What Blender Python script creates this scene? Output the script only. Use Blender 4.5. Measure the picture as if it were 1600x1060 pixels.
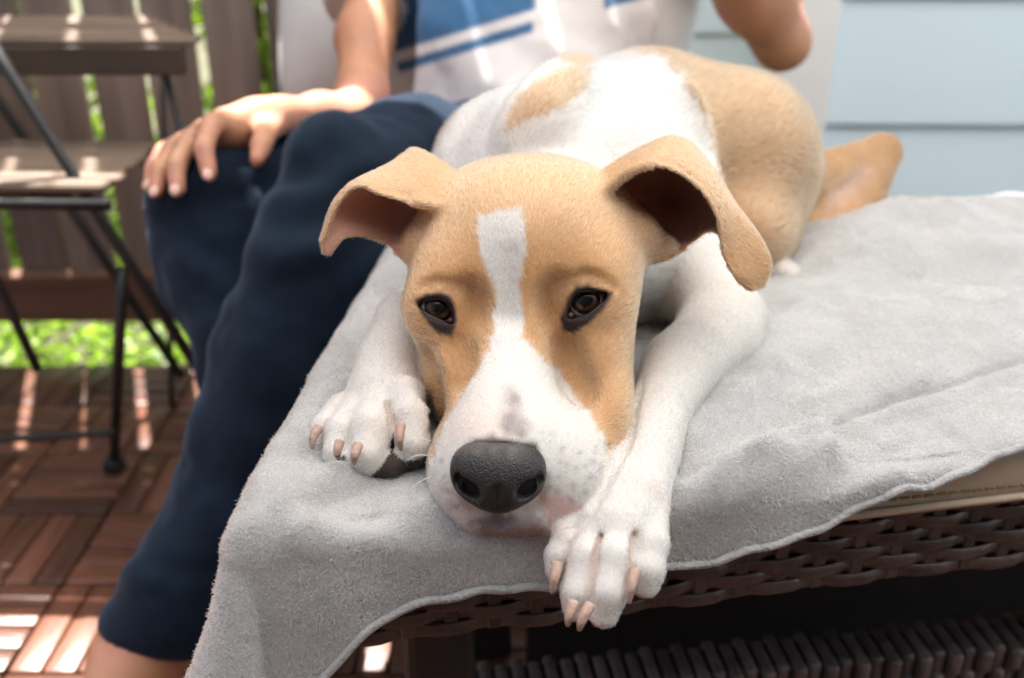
import bpy, bmesh, math, random
import numpy as np
from mathutils import Vector, Matrix
random.seed(7); rng = np.random.default_rng(7)
scene = bpy.context.scene
for _o in list(bpy.data.objects): bpy.data.objects.remove(_o)
col = scene.collection

# ------------------------------------------------------------------ camera
PITCH = math.radians(24.8); CS, SN = math.cos(PITCH), math.sin(PITCH)
CAMZ = 0.75; FPX = 1555.6
cam_d = bpy.data.cameras.new('camera'); cam = bpy.data.objects.new('camera', cam_d); col.objects.link(cam)
cam.location = (0, 0, CAMZ); cam.rotation_euler = (math.radians(90) - PITCH, 0, 0)
cam_d.lens = 35; cam_d.sensor_width = 36; cam_d.clip_start = 0.02; cam_d.clip_end = 2000
cam_d.dof.use_dof = True; cam_d.dof.focus_distance = 0.525; cam_d.dof.aperture_fstop = 5.2
scene.camera = cam
# ------------------------------------------------------------------ sky and sun
SUN_AZ, SUN_EL = math.radians(-21), math.radians(68)
world = bpy.data.worlds.new('World'); scene.world = world; world.use_nodes = True
_nt = world.node_tree; _nt.nodes.clear()
_sky = _nt.nodes.new('ShaderNodeTexSky'); _sky.sky_type = 'NISHITA'; _sky.sun_disc = False
_sky.dust_density = 6.0; _sky.ozone_density = 0.3; _sky.air_density = 1.0
_sky.sun_elevation = SUN_EL; _sky.sun_rotation = SUN_AZ
_bg = _nt.nodes.new('ShaderNodeBackground'); _bg.inputs[1].default_value = 0.055
_wo = _nt.nodes.new('ShaderNodeOutputWorld')
_nt.links.new(_sky.outputs[0], _bg.inputs[0]); _nt.links.new(_bg.outputs[0], _wo.inputs[0])
sun_d = bpy.data.lights.new('sun', 'SUN'); sun_d.energy = 5.0; sun_d.angle = math.radians(0.55); sun_d.color = (1, 0.955, 0.90)
sun = bpy.data.objects.new('sun', sun_d); col.objects.link(sun)
SUNV = Vector((math.sin(SUN_AZ) * math.cos(SUN_EL), math.cos(SUN_AZ) * math.cos(SUN_EL), math.sin(SUN_EL)))
sun.rotation_euler = (-SUNV).to_track_quat('-Z', 'Y').to_euler(); sun.location = (-1, 3, 6)
vs = scene.view_settings; vs.view_transform = 'Standard'; vs.look = 'None'; vs.exposure = 2.06; vs.gamma = 1; vs.use_curve_mapping = False
cy = scene.cycles
cy.max_bounces = 8; cy.diffuse_bounces = 4; cy.glossy_bounces = 4; cy.transmission_bounces = 6; cy.transparent_max_bounces = 8
cy.use_denoising = True; cy.caustics_reflective = False; cy.caustics_refractive = False; cy.sample_clamp_indirect = 6
try: scene.cycles_curves.shape = 'RIBBONS'
except Exception: pass
try: scene.render.hair_type = 'STRIP'
except Exception: pass

# ------------------------------------------------------------------ helpers
def P(px, py, D):                       # a point seen at photo pixel px,py at axial distance D from the lens
    yd = (py - 530) / FPX
    return np.array((D * (px - 800) / FPX, D * (CS - SN * yd), CAMZ - D * (SN + CS * yd)))
def PZ(px, py, z):                      # the same on the level z
    yd = (py - 530) / FPX
    return P(px, py, (CAMZ - z) / (SN + CS * yd))
def proj(p):                            # where a point would be in the photo (used to lay out fur markings)
    p = np.asarray(p, dtype=np.float64); x, y, d = p[..., 0], p[..., 1], CAMZ - p[..., 2]
    D = y * CS + d * SN
    return 800 + FPX * x / D, 530 + FPX * (d * CS - y * SN) / D, D
CAX = np.array([[1, 0, 0], [0, SN, CS], [0, CS, -SN]], float)   # right, up, forward

def props(o, label=None, cat=None, group=None, kind=None):
    if label: o['label'] = label
    if cat: o['category'] = cat
    if group: o['group'] = group
    if kind: o['kind'] = kind
    return o
def empty(name, loc=(0, 0, 0), rz=0, **k):
    o = bpy.data.objects.new(name, None); col.objects.link(o); o.location = loc; o.rotation_euler = (0, 0, rz); o.empty_display_size = .05
    return props(o, **k)
def wm(o):
    b = Matrix.LocRotScale(o.location, o.rotation_euler, o.scale)
    return b if o.parent is None else wm(o.parent) @ o.matrix_parent_inverse @ b
def link(name, me, mat=None, parent=None, smooth=False, **k):
    o = bpy.data.objects.new(name, me); col.objects.link(o)
    if mat is not None and len(me.materials) == 0: me.materials.append(mat)
    if smooth: me.shade_smooth()
    if parent is not None: o.parent = parent; o.matrix_parent_inverse = wm(parent).inverted()
    return props(o, **k)
def mesh(verts, faces, name='m'):
    me = bpy.data.meshes.new(name); me.from_pydata([tuple(map(float, v)) for v in verts], [], faces); me.update(); return me
def np_mesh(V, Q, name='m'):
    me = bpy.data.meshes.new(name); n = len(V); m = len(Q); k = Q.shape[1]
    me.vertices.add(n); me.vertices.foreach_set('co', np.ascontiguousarray(V, np.float32).ravel())
    me.loops.add(m * k); me.loops.foreach_set('vertex_index', np.ascontiguousarray(Q, np.int32).ravel())
    me.polygons.add(m); me.polygons.foreach_set('loop_start', np.arange(0, m * k, k, dtype=np.int32))
    me.update(calc_edges=True); me.validate(); return me
def bm_mesh(bm, name='m'):
    me = bpy.data.meshes.new(name); bm.to_mesh(me); bm.free(); return me
def bbox(size, bev=.002, seg=2, loc=(0, 0, 0)):
    bm = bmesh.new(); bmesh.ops.create_cube(bm, size=1)
    for v in bm.verts: v.co = Vector((v.co.x * size[0] + loc[0], v.co.y * size[1] + loc[1], v.co.z * size[2] + loc[2]))
    if bev: bmesh.ops.bevel(bm, geom=bm.edges[:], offset=bev, segments=seg, affect='EDGES', profile=.5)
    return bm
def tube(pts, rad, n=8, cap=True, flat=None):
    pts = np.asarray(pts, float); m = len(pts); rad = np.broadcast_to(np.asarray(rad, float), (m,))
    T = np.gradient(pts, axis=0); T /= np.linalg.norm(T, axis=1)[:, None] + 1e-12
    up = np.array((0, 0, 1.)) if abs(T[0][2]) < .9 else np.array((1., 0, 0))
    N = np.cross(T, up); N /= np.linalg.norm(N, axis=1)[:, None] + 1e-12; B = np.cross(T, N)
    a = np.linspace(0, 2 * np.pi, n, endpoint=False)
    V = pts[:, None] + rad[:, None, None] * (np.cos(a)[None, :, None] * N[:, None] + np.sin(a)[None, :, None] * B[:, None] * (flat or 1))
    F = [(i * n + j, i * n + (j + 1) % n, (i + 1) * n + (j + 1) % n, (i + 1) * n + j) for i in range(m - 1) for j in range(n)]
    if cap: F += [tuple(range(n))[::-1], tuple(range((m - 1) * n, m * n))]
    return mesh(V.reshape(-1, 3), F)
def catmull(pts, n=8, closed=False):
    pts = np.asarray(pts, float)
    if closed: Q = np.vstack([pts[-1], pts, pts[0], pts[1]])
    else: Q = np.vstack([2 * pts[0] - pts[1], pts, 2 * pts[-1] - pts[-2]])
    out = []
    for i in range(1, len(Q) - 2):
        p0, p1, p2, p3 = Q[i - 1], Q[i], Q[i + 1], Q[i + 2]
        for t in np.linspace(0, 1, n, endpoint=False):
            out.append(.5 * ((2 * p1) + (p2 - p0) * t + (2 * p0 - 5 * p1 + 4 * p2 - p3) * t * t + (3 * p1 - p0 - 3 * p2 + p3) * t ** 3))
    if not closed: out.append(pts[-1])
    return np.array(out)
def lattice(C, nu=10, nv=10):           # smooth sheet through a grid of control points
    C = np.asarray(C, float)
    A = np.stack([catmull(C[:, j], nu) for j in range(C.shape[1])], 1)
    return np.stack([catmull(A[i], nv) for i in range(A.shape[0])], 0)
def vnoise(p, f, seed=0):               # smooth value noise at points p (n,3)
    q = np.asarray(p) * f + seed * 17.13; i = np.floor(q).astype(np.int64); w = q - i; w = w * w * (3 - 2 * w)
    def h(a): 
        n = (a[..., 0] * 73856093) ^ (a[..., 1] * 19349663) ^ (a[..., 2] * 83492791) ^ (seed * 2654435)
        n = (n ^ (n >> 13)) * 1274126177 & 0x7fffffff
        return (n ^ (n >> 16)) % 10007 / 10007.
    r = 0
    for dx in (0, 1):
        for dy in (0, 1):
            for dz in (0, 1):
                ww = (w[..., 0] if dx else 1 - w[..., 0]) * (w[..., 1] if dy else 1 - w[..., 1]) * (w[..., 2] if dz else 1 - w[..., 2])
                r = r + ww * h(i + np.array((dx, dy, dz)))
    return r * 2 - 1
def sstep(a, b, x): 
    t = np.clip((x - a) / (b - a), 0, 1); return t * t * (3 - 2 * t)
def polysd(poly, x, y):                 # signed distance to a polygon, negative inside
    poly = np.asarray(poly, float); d = np.full(np.shape(x), 1e9); s = np.ones(np.shape(x)); n = len(poly)
    for i in range(n):
        a, b = poly[i], poly[i - 1]
        ex, ey = b - a; wx, wy = x - a[0], y - a[1]
        t = np.clip((wx * ex + wy * ey) / (ex * ex + ey * ey), 0, 1)
        d = np.minimum(d, (wx - ex * t) ** 2 + (wy - ey * t) ** 2)
        c1 = y >= a[1]; c2 = y < b[1]; c3 = ex * wy > ey * wx
        flip = (c1 & c2 & c3) | (~c1 & ~c2 & ~c3); s = np.where(flip, -s, s)
    return s * np.sqrt(d)

# ------------------------------------------------------------------ implicit modelling: smooth unions meshed with surface nets
class Field:
    def __init__(s, xs, ys, zs):
        s.ax = [np.asarray(a, np.float32) for a in (xs, ys, zs)]; s.F = np.full([len(a) for a in s.ax], .05, np.float32)
    def _sub(s, lo, hi):
        sl = []
        for a, l, h in zip(s.ax, lo, hi):
            i0 = max(0, np.searchsorted(a, l) - 1); i1 = min(len(a), np.searchsorted(a, h) + 1)
            if i1 - i0 < 2: return None
            sl.append(slice(i0, i1))
        return tuple(sl)
    def put(s, fn, lo, hi, k=.01, mode='add'):
        m = k + .012; sl = s._sub(np.asarray(lo) - m, np.asarray(hi) + m)
        if sl is None: return
        X, Y, Z = s.ax[0][sl[0]][:, None, None], s.ax[1][sl[1]][None, :, None], s.ax[2][sl[2]][None, None, :]
        d = fn(X, Y, Z); a = s.F[sl]
        if mode == 'sub':
            d = -d; h = np.maximum(k - np.abs(a - d), 0) / k; s.F[sl] = np.maximum(a, d) + h * h * k * .25
        else:
            h = np.maximum(k - np.abs(a - d), 0) / k; s.F[sl] = np.minimum(a, d) - h * h * k * .25
    def mesh(s, smooth=2, extra=0.):
        F = s.F; ins = F < 0
        c = [ins[a:F.shape[0] - 1 + a, b:F.shape[1] - 1 + b, d:F.shape[2] - 1 + d] for a in (0, 1) for b in (0, 1) for d in (0, 1)]
        anyv = c[0].copy(); allv = c[0].copy()
        for q in c[1:]: anyv |= q; allv &= q
        act = anyv & ~allv; I = np.argwhere(act); idx = np.full(act.shape, -1, np.int32); idx[tuple(I.T)] = np.arange(len(I))
        acc = np.zeros((len(I), 3)); cnt = np.zeros(len(I))
        corners = [(a, b, d) for a in (0, 1) for b in (0, 1) for d in (0, 1)]
        val = {k: F[I[:, 0] + k[0], I[:, 1] + k[1], I[:, 2] + k[2]] for k in corners}
        pos = {k: np.stack([s.ax[q][I[:, q] + k[q]] for q in range(3)], 1) for k in corners}
        for k in corners:
            for q in range(3):
                if k[q] == 0:
                    k2 = tuple(1 if w == q else k[w] for w in range(3)); a, b = val[k], val[k2]
                    cr = (a < 0) != (b < 0); t = np.where(cr, a / np.where(cr, a - b, 1), 0)
                    acc += np.where(cr[:, None], pos[k] + t[:, None] * (pos[k2] - pos[k]), 0); cnt += cr
        V = acc / np.maximum(cnt, 1)[:, None]; Q = []
        for q in range(3):
            sl0 = [slice(None)] * 3; sl1 = [slice(None)] * 3; sl0[q] = slice(0, -1); sl1[q] = slice(1, None)
            x = ins[tuple(sl0)] != ins[tuple(sl1)]
            o1, o2 = (q + 1) % 3, (q + 2) % 3
            E = np.argwhere(x); E = E[(E[:, o1] > 0) & (E[:, o2] > 0) & (E[:, o1] < F.shape[o1] - 1) & (E[:, o2] < F.shape[o2] - 1)]
            g = []
            for (d1, d2) in ((-1, -1), (0, -1), (0, 0), (-1, 0)):
                e = E.copy(); e[:, o1] += d1; e[:, o2] += d2; g.append(idx[tuple(e.T)])
            g = np.stack(g, 1); inside_first = ins[tuple(E.T)]
            g[~inside_first] = g[~inside_first][:, ::-1]; Q.append(g)
        Q = np.vstack(Q); Q = Q[(Q >= 0).all(1)]
        for _ in range(smooth): V = lap(V, Q, .5)
        return V, Q
def lap(V, Q, w):
    S = np.zeros_like(V); C = np.zeros(len(V))
    for i in range(Q.shape[1]):
        a, b = Q[:, i], Q[:, (i + 1) % Q.shape[1]]
        for x, y in ((a, b), (b, a)):
            C += np.bincount(x, minlength=len(V))
            for d in range(3): S[:, d] += np.bincount(x, V[y, d], minlength=len(V))
    return V * (1 - w) + w * S / np.maximum(C, 1)[:, None]
def vnormals(V, Q):
    n = np.cross(V[Q[:, 2]] - V[Q[:, 0]], V[Q[:, 3]] - V[Q[:, 1]]); N = np.zeros_like(V)
    for i in range(4):
        for d in range(3): N[:, d] += np.bincount(Q[:, i], n[:, d], minlength=len(V))
    return N / (np.linalg.norm(N, axis=1)[:, None] + 1e-12)
def sd_ell(c, r, ax=CAX):
    c = np.asarray(c, np.float32); r = np.asarray(r, np.float32)
    def f(X, Y, Z):
        x, y, z = X - c[0], Y - c[1], Z - c[2]
        q = [(x * a[0] + y * a[1] + z * a[2]) / rr for a, rr in zip(ax.astype(np.float32), r)]
        k0 = np.sqrt(q[0] ** 2 + q[1] ** 2 + q[2] ** 2) + 1e-6
        k1 = np.sqrt((q[0] / r[0]) ** 2 + (q[1] / r[1]) ** 2 + (q[2] / r[2]) ** 2) + 1e-6
        return k0 * (k0 - 1) / k1
    R = float(max(r)); return f, c - R, c + R
def sd_cone(a, b, r1, r2):
    a = np.asarray(a, np.float32); b = np.asarray(b, np.float32); ba = b - a; L = float(ba @ ba) + 1e-9
    def f(X, Y, Z):
        x, y, z = X - a[0], Y - a[1], Z - a[2]
        t = np.clip((x * ba[0] + y * ba[1] + z * ba[2]) / L, 0, 1)
        return np.sqrt((x - t * ba[0]) ** 2 + (y - t * ba[1]) ** 2 + (z - t * ba[2]) ** 2) - (r1 + (r2 - r1) * t)
    R = max(r1, r2); return f, np.minimum(a, b) - R, np.maximum(a, b) + R
def sd_sheet(S, th):
    S = np.asarray(S, np.float32).reshape(-1, 3); th = np.broadcast_to(np.asarray(th, np.float32).ravel(), (len(S),))
    def f(X, Y, Z):
        sh = np.broadcast_shapes(X.shape, Y.shape, Z.shape)
        p = np.stack([np.broadcast_to(q, sh).ravel() for q in (X, Y, Z)], 1); d = np.full(len(p), 1., np.float32)
        for i in range(0, len(p), 20000):
            p0 = p[i:i + 20000]; Sc = S[::9]; dc = ((p0 ** 2).sum(1)[:, None] + (Sc ** 2).sum(1)[None] - 2 * p0 @ Sc.T).min(1); near = np.where(dc < .020 ** 2)[0]; dd_ = np.full(len(p0), .02, np.float32)
            if len(near):
                pp = p0[near]; d2 = (pp ** 2).sum(1)[:, None] + (S ** 2).sum(1)[None] - 2 * pp @ S.T
                j = d2.argmin(1); dd_[near] = np.sqrt(np.maximum(((pp - S[j]) ** 2).sum(1), 0)) - th[j]
            d[i:i + 20000] = dd_
        return d.reshape(sh)
    R = float(th.max()); return f, S.min(0) - R, S.max(0) + R
def roll(deg, yaw=0, pit=0):            # camera-aligned axes turned: roll in the picture, yaw about up, pitch about right
    a = math.radians(deg); ca, sa = math.cos(a), math.sin(a); A = np.array([[ca, sa, 0], [-sa, ca, 0], [0, 0, 1]])
    b = math.radians(yaw); B = np.array([[math.cos(b), 0, math.sin(b)], [0, 1, 0], [-math.sin(b), 0, math.cos(b)]])
    c = math.radians(pit); Cc = np.array([[1, 0, 0], [0, math.cos(c), math.sin(c)], [0, -math.sin(c), math.cos(c)]])
    return A @ B @ Cc @ CAX
def px(r, D): return r * D / FPX

# ------------------------------------------------------------------ materials
def new_mat(name):
    m = bpy.data.materials.new(name); m.use_nodes = True; nt = m.node_tree; b = nt.nodes['Principled BSDF']; return m, nt, b
def N(nt, t, **k):
    n = nt.nodes.new(t)
    for a, v in k.items(): setattr(n, a, v)
    return n
def ramp(nt, fac, stops):
    r = N(nt, 'ShaderNodeValToRGB'); e = r.color_ramp.elements
    while len(e) < len(stops): e.new(.5)
    for q, (p, c) in zip(e, stops): q.position = p; q.color = (*c, 1)
    nt.links.new(fac, r.inputs[0]); return r
def noise_mat(name, stops, scale=20, rough=.6, bump=.3, bscale=None, stretch=(1, 1, 1), rnd=0., bdist=.002, detail=5, sheen=0., metal=0., spec=.5):
    m, nt, b = new_mat(name); L = nt.links
    tc = N(nt, 'ShaderNodeTexCoord'); mp = N(nt, 'ShaderNodeMapping'); mp.inputs['Scale'].default_value = stretch; L.new(tc.outputs['Object'], mp.inputs[0])
    oi = N(nt, 'ShaderNodeObjectInfo'); va = N(nt, 'ShaderNodeVectorMath', operation='ADD'); L.new(mp.outputs[0], va.inputs[0])
    cx = N(nt, 'ShaderNodeCombineXYZ'); mu = N(nt, 'ShaderNodeMath', operation='MULTIPLY'); L.new(oi.outputs['Random'], mu.inputs[0]); mu.inputs[1].default_value = 37. if rnd else 0.
    for q in range(3): L.new(mu.outputs[0], cx.inputs[q])
    L.new(cx.outputs[0], va.inputs[1])
    n = N(nt, 'ShaderNodeTexNoise'); n.inputs['Scale'].default_value = scale; n.inputs['Detail'].default_value = detail; L.new(va.outputs[0], n.inputs['Vector'])
    r = ramp(nt, n.outputs[0], stops); out = r.outputs[0]
    if rnd:
        hsv = N(nt, 'ShaderNodeHueSaturation'); mr = N(nt, 'ShaderNodeMapRange'); L.new(oi.outputs['Random'], mr.inputs[0]); mr.inputs[3].default_value = 1 - rnd; mr.inputs[4].default_value = 1 + rnd
        L.new(mr.outputs[0], hsv.inputs['Value']); L.new(out, hsv.inputs['Color']); out = hsv.outputs[0]
    L.new(out, b.inputs['Base Color']); b.inputs['Roughness'].default_value = rough; b.inputs['Metallic'].default_value = metal; b.inputs['Specular IOR Level'].default_value = spec
    if sheen: b.inputs['Sheen Weight'].default_value = sheen; b.inputs['Sheen Roughness'].default_value = .4
    if bump:
        n2 = N(nt, 'ShaderNodeTexNoise'); n2.inputs['Scale'].default_value = bscale or scale * 3; n2.inputs['Detail'].default_value = 4; L.new(va.outputs[0], n2.inputs['Vector'])
        bp = N(nt, 'ShaderNodeBump'); bp.inputs['Strength'].default_value = bump; bp.inputs['Distance'].default_value = bdist; L.new(n2.outputs[0], bp.inputs['Height']); L.new(bp.outputs[0], b.inputs['Normal'])
    return m
def attr_mat(name, rough=.7, bump=0, bscale=300, sss=0., spec=.4, sheen=0.):
    m, nt, b = new_mat(name); a = N(nt, 'ShaderNodeAttribute', attribute_name='col'); nt.links.new(a.outputs['Color'], b.inputs['Base Color'])
    b.inputs['Roughness'].default_value = rough; b.inputs['Specular IOR Level'].default_value = spec
    if sheen: b.inputs['Sheen Weight'].default_value = sheen
    if sss: b.inputs['Subsurface Weight'].default_value = sss; b.inputs['Subsurface Radius'].default_value = (.012, .005, .003); b.inputs['Subsurface Scale'].default_value = .5
    if bump:
        tc = N(nt, 'ShaderNodeTexCoord'); n2 = N(nt, 'ShaderNodeTexNoise'); n2.inputs['Scale'].default_value = bscale; nt.links.new(tc.outputs['Object'], n2.inputs['Vector'])
        bp = N(nt, 'ShaderNodeBump'); bp.inputs['Strength'].default_value = bump; bp.inputs['Distance'].default_value = .001; nt.links.new(n2.outputs[0], bp.inputs['Height']); nt.links.new(bp.outputs[0], b.inputs['Normal'])
    return m
def set_col(me, C):
    a = me.attributes.new('col', 'FLOAT_COLOR', 'POINT'); C = np.hstack([C, np.ones((len(C), 1))]).astype(np.float32); a.data.foreach_set('color', C.ravel())
def hair_mat(name, rough=.35, rrough=.45):
    m = bpy.data.materials.new(name); m.use_nodes = True; nt = m.node_tree; nt.nodes.clear()
    o = N(nt, 'ShaderNodeOutputMaterial'); h = N(nt, 'ShaderNodeBsdfHairPrincipled'); h.parametrization = 'COLOR'
    a = N(nt, 'ShaderNodeAttribute', attribute_name='col'); nt.links.new(a.outputs['Color'], h.inputs['Color'])
    h.inputs['Roughness'].default_value = rough; h.inputs['Radial Roughness'].default_value = rrough; h.inputs['Coat'].default_value = 0
    nt.links.new(h.outputs[0], o.inputs[0]); return m
def hair_obj(name, pts, rad, colr, mat, parent, **k):   # pts (n, m, 3), rad (m,) or (n, m), colr (n, 3)
    n, m = pts.shape[:2]; cu = bpy.data.hair_curves.new(name); cu.add_curves([m] * n)
    cu.attributes['position'].data.foreach_set('vector', np.ascontiguousarray(pts, np.float32).ravel())
    ra = cu.attributes.get('radius') or cu.attributes.new('radius', 'FLOAT', 'POINT')
    ra.data.foreach_set('value', np.ascontiguousarray(np.broadcast_to(rad, (n, m)), np.float32).ravel())
    a = cu.attributes.new('col', 'FLOAT_COLOR', 'CURVE'); a.data.foreach_set('color', np.hstack([colr, np.ones((n, 1))]).astype(np.float32).ravel())
    cu.materials.append(mat); o = bpy.data.objects.new(name, cu); col.objects.link(o); o.parent = parent
    if parent is not None: o.matrix_parent_inverse = wm(parent).inverted()
    return props(o, **k)

# ================================================================== setting
M_ground = noise_mat('earth', [(.3, (.06, .05, .03)), (.7, (.10, .11, .05))], 6, .9)
gm = mesh([(-400, -400, -.13), (400, -400, -.13), (400, 900, -.13), (-400, 900, -.13)], [(0, 1, 2, 3)])
link('ground', gm, M_ground, kind='structure')

# deck of parquet tiles: slats laid alternately along and across
M_slat = noise_mat('deck_wood', [(.25, (.070, .026, .016)), (.55, (.130, .052, .031)), (.8, (.19, .083, .05))], 9, .36, .35, 60, (6, .6, 6), rnd=.45)
M_under = noise_mat('deck_base', [(.3, (.02, .012, .009)), (.7, (.04, .022, .016))], 12, .9)
DR = math.radians(-3)
def drot(x, y): return (x * math.cos(DR) - y * math.sin(DR), x * math.sin(DR) + y * math.cos(DR))
db = bbox((6.0, 5.02, .10), .002); 
deck = link('deck', bm_mesh(db), M_under, kind='structure'); deck.location = (0.9, -.99, -.0705); deck.rotation_euler = (0, 0, 0)
slat_me = bm_mesh(bbox((.0338, .1405, .019), .0025, 2)); slat_me.materials.append(M_slat); slat_me.shade_smooth()
TILE = .145; rest = bmesh.new()
for ti in range(-11, 14):
    for tj in range(14):
        cx, cyy = -.02 + ti * TILE, 1.447 - tj * TILE
        for q in range(4):
            off = (q - 1.5) * .0362; alt = (ti + tj) % 2
            x, y = (cx + off, cyy) if alt else (cx, cyy + off); z = -.0095 + random.uniform(-.0008, .0008); rz = (0 if alt else math.pi / 2) + random.uniform(-.006, .006)
            if -1.08 < cx < .02 and cyy > .72:
                o = bpy.data.objects.new('slat', slat_me); col.objects.link(o); o.location = (x, y, z); o.rotation_euler = (0, 0, rz)
                o.parent = deck; o.matrix_parent_inverse = wm(deck).inverted()
            else:
                b_ = bmesh.ops.create_cube(rest, size=1, matrix=Matrix.Translation((x, y, z)) @ Matrix.Rotation(rz, 4, 'Z') @ Matrix.Diagonal((.0338, .1405, .019, 1)))
link('slat_field', bm_mesh(rest), M_slat, deck, kind='stuff')

# weathered picket fence at the back left
M_picket = noise_mat('weathered_cedar', [(.2, (.10, .075, .062)), (.5, (.20, .155, .13)), (.85, (.31, .25, .215))], 7, .85, .4, 40, (4, 4, .35), rnd=.2)
M_rail = noise_mat('fence_rail_wood', [(.3, (.11, .05, .03)), (.7, (.20, .10, .06))], 8, .8, .3, 40, (.4, 4, 4))
FY = 1.60
fence = empty('picket_fence', (-.6, FY, 0), label='weathered brown timber picket fence with bright gaps behind the chair', cat='fence')
pk = bm_mesh(bbox((.078, .016, 1.66), .003, 1)); pk.materials.append(M_picket)
for i in range(-13, 9):
    x = -.62 + i * .0925
    o = link('picket', pk, None, fence); o.location = (x + random.uniform(-.003, .003), FY + random.uniform(-.002, .002), .10 + .83 + random.uniform(-.01, .01)); o.rotation_euler = (0, random.uniform(-.006, .006), 0)
for z, h in ((.105, .085), (1.35, .08)):
    link('rail', bm_mesh(bbox((2.05, .035, h), .003, 1, (-.86, FY - .027 if z < .5 else FY + .027, z))), M_rail, fence)
for x in (-1.72, .08):
    link('post', bm_mesh(bbox((.085, .085, 1.9), .004, 1, (x, FY + .085, .82))), M_picket, fence)

# hedge plants behind the fence
def leaf_mat(name, c):
    m, nt, b = new_mat(name); L = nt.links
    g = N(nt, 'ShaderNodeNewGeometry'); hs = N(nt, 'ShaderNodeHueSaturation'); mr = N(nt, 'ShaderNodeMapRange'); L.new(g.outputs['Random Per Island'], mr.inputs[0]); mr.inputs[3].default_value = .55; mr.inputs[4].default_value = 1.45
    hs.inputs['Color'].default_value = (*c, 1); L.new(mr.outputs[0], hs.inputs['Value'])
    L.new(hs.outputs[0], b.inputs['Base Color']); b.inputs['Roughness'].default_value = .45
    t = N(nt, 'ShaderNodeBsdfTranslucent'); L.new(hs.outputs[0], t.inputs[0]); mx = N(nt, 'ShaderNodeMixShader'); mx.inputs[0].default_value = .55
    L.new(b.outputs[0], mx.inputs[1]); L.new(t.outputs[0], mx.inputs[2]); L.new(mx.outputs[0], nt.nodes['Material Output'].inputs[0]); return m
M_leaf = leaf_mat('leaf_green', (.26, .40, .03)); M_stem = noise_mat('stem_bark', [(.3, (.06, .04, .025)), (.7, (.12, .09, .06))], 20, .9)
def shrub(cx, cyy, rx, ry, h, n, label, seed):
    r = np.random.default_rng(seed); sh = empty('hedge_shrub', (cx, cyy, -.13), label=label, cat='shrub', group='shrubs behind the fence')
    V, F = [], []
    for i in range(n):
        a = r.uniform(0, 2 * math.pi); q = math.sqrt(r.uniform(.0, 1)); z = r.uniform(-.12, h)
        w = .75 + .25 * math.sin(z * 9 + seed) ; p = np.array((cx + math.cos(a) * q * rx * w, cyy + math.sin(a) * q * ry * w, z))
        d = r.normal(size=3); d /= np.linalg.norm(d); e = np.cross(d, r.normal(size=3)); e /= np.linalg.norm(e); s = r.uniform(.018, .038)
        nrm = np.cross(d, e); k = len(V)
        V += [p - d * s, p + e * s * .45 + nrm * s * .12, p + d * s, p - e * s * .45 + nrm * s * .12]; F += [(k, k + 1, k + 2), (k, k + 2, k + 3)]
    link('foliage', mesh(V, F), M_leaf, sh, kind='stuff')
    for i in range(4):
        a = r.uniform(0, 6.28); x, y = cx + math.cos(a) * rx * .3, cyy + math.sin(a) * ry * .3
        link('stem', tube([(x, y, -.14), (x + r.uniform(-.05, .05), y, h * .5), (x + r.uniform(-.1, .1), y, h * .9)], [.012, .009, .004], 6), M_stem, sh)
shrub(-1.55, 2.75, .7, .35, 1.25, 5200, 'bright green leafy shrub behind the fence beside the table end', 1)
shrub(-.5, 2.8, .65, .36, 1.1, 5200, 'bright green leafy shrub behind the fence by the white pillow', 2)
shrub(.35, 2.95, .5, .3, 1.0, 2500, 'green leafy shrub behind the fence hidden by the seated person', 3)
shrub(-2.6, 2.8, .6, .4, 1.5, 3000, 'green leafy shrub at the far fence end', 4)

r = np.random.default_rng(5); V, F = [], []
for i in range(9000):                   # low ground cover in the sun beyond the deck
    p = np.array((r.uniform(-2.4, .3), r.uniform(1.68, 2.6), -.13 + abs(r.normal()) * .05)); d = r.normal(size=3) * np.array((1, 1, .6)); d /= np.linalg.norm(d); e = np.cross(d, r.normal(size=3)); e /= np.linalg.norm(e); sz_ = r.uniform(.010, .024); k = len(V)
    V += [p - d * sz_, p + e * sz_ * .5, p + d * sz_, p - e * sz_ * .5]; F.append((k, k + 1, k + 2, k + 3))
link('ground_cover', mesh(V, F), leaf_mat('ground_cover_green', (.26, .42, .04)), label='low sunlit green ground cover beyond the deck under the fence', cat='plants', kind='stuff')

# pale blue clapboard house wall
M_siding = noise_mat('blue_siding', [(.3, (.66, .80, .885)), (.7, (.70, .835, .91))], 3, .42, .12, 60, (.3, 3, 3), rnd=.015)
M_trim = noise_mat('white_trim', [(.3, (.80, .80, .79)), (.7, (.84, .84, .83))], 8, .45, .1)
wall = empty('house_wall', (1.4, 1.93, -.13), label='pale blue clapboard house wall with white corner board', cat='wall')
WA = math.radians(-1.3)
def board(x0, x1, y, z, h, name='siding_board'):
    L_ = x1 - x0; V = []; prof = [(0, z), (-.016, z + .001), (-.017, z + .006), (-.004, z + h + .012), (.004, z + h + .012), (.004, z)]
    for x in (x0, x1): V += [(x, y + p[0] + (x - .6) * math.tan(WA), p[1]) for p in prof]
    n = len(prof); F = [(i, (i + 1) % n, n + (i + 1) % n, n + i)[::-1] for i in range(n)] + [tuple(range(n)), tuple(range(n, 2 * n))[::-1]]
    me = mesh(V, F); bm = bmesh.new(); bm.from_mesh(me); bmesh.ops.recalc_face_normals(bm, faces=bm.faces); bm.to_mesh(me); bm.free()
    return link(name, me, M_siding, wall)
zl = float(P(1420, 193, 1.93 / (CS + SN * 337 / FPX))[2])
for i in range(-3, 10): board(.59, 3.2, 1.93, zl + i * .235, .235)
zl2 = float(P(1130, 52, 2.05 / (CS + SN * 478 / FPX))[2])
for i in range(-4, 10): board(.02, .52, 2.05, zl2 + i * .205, .205)
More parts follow.
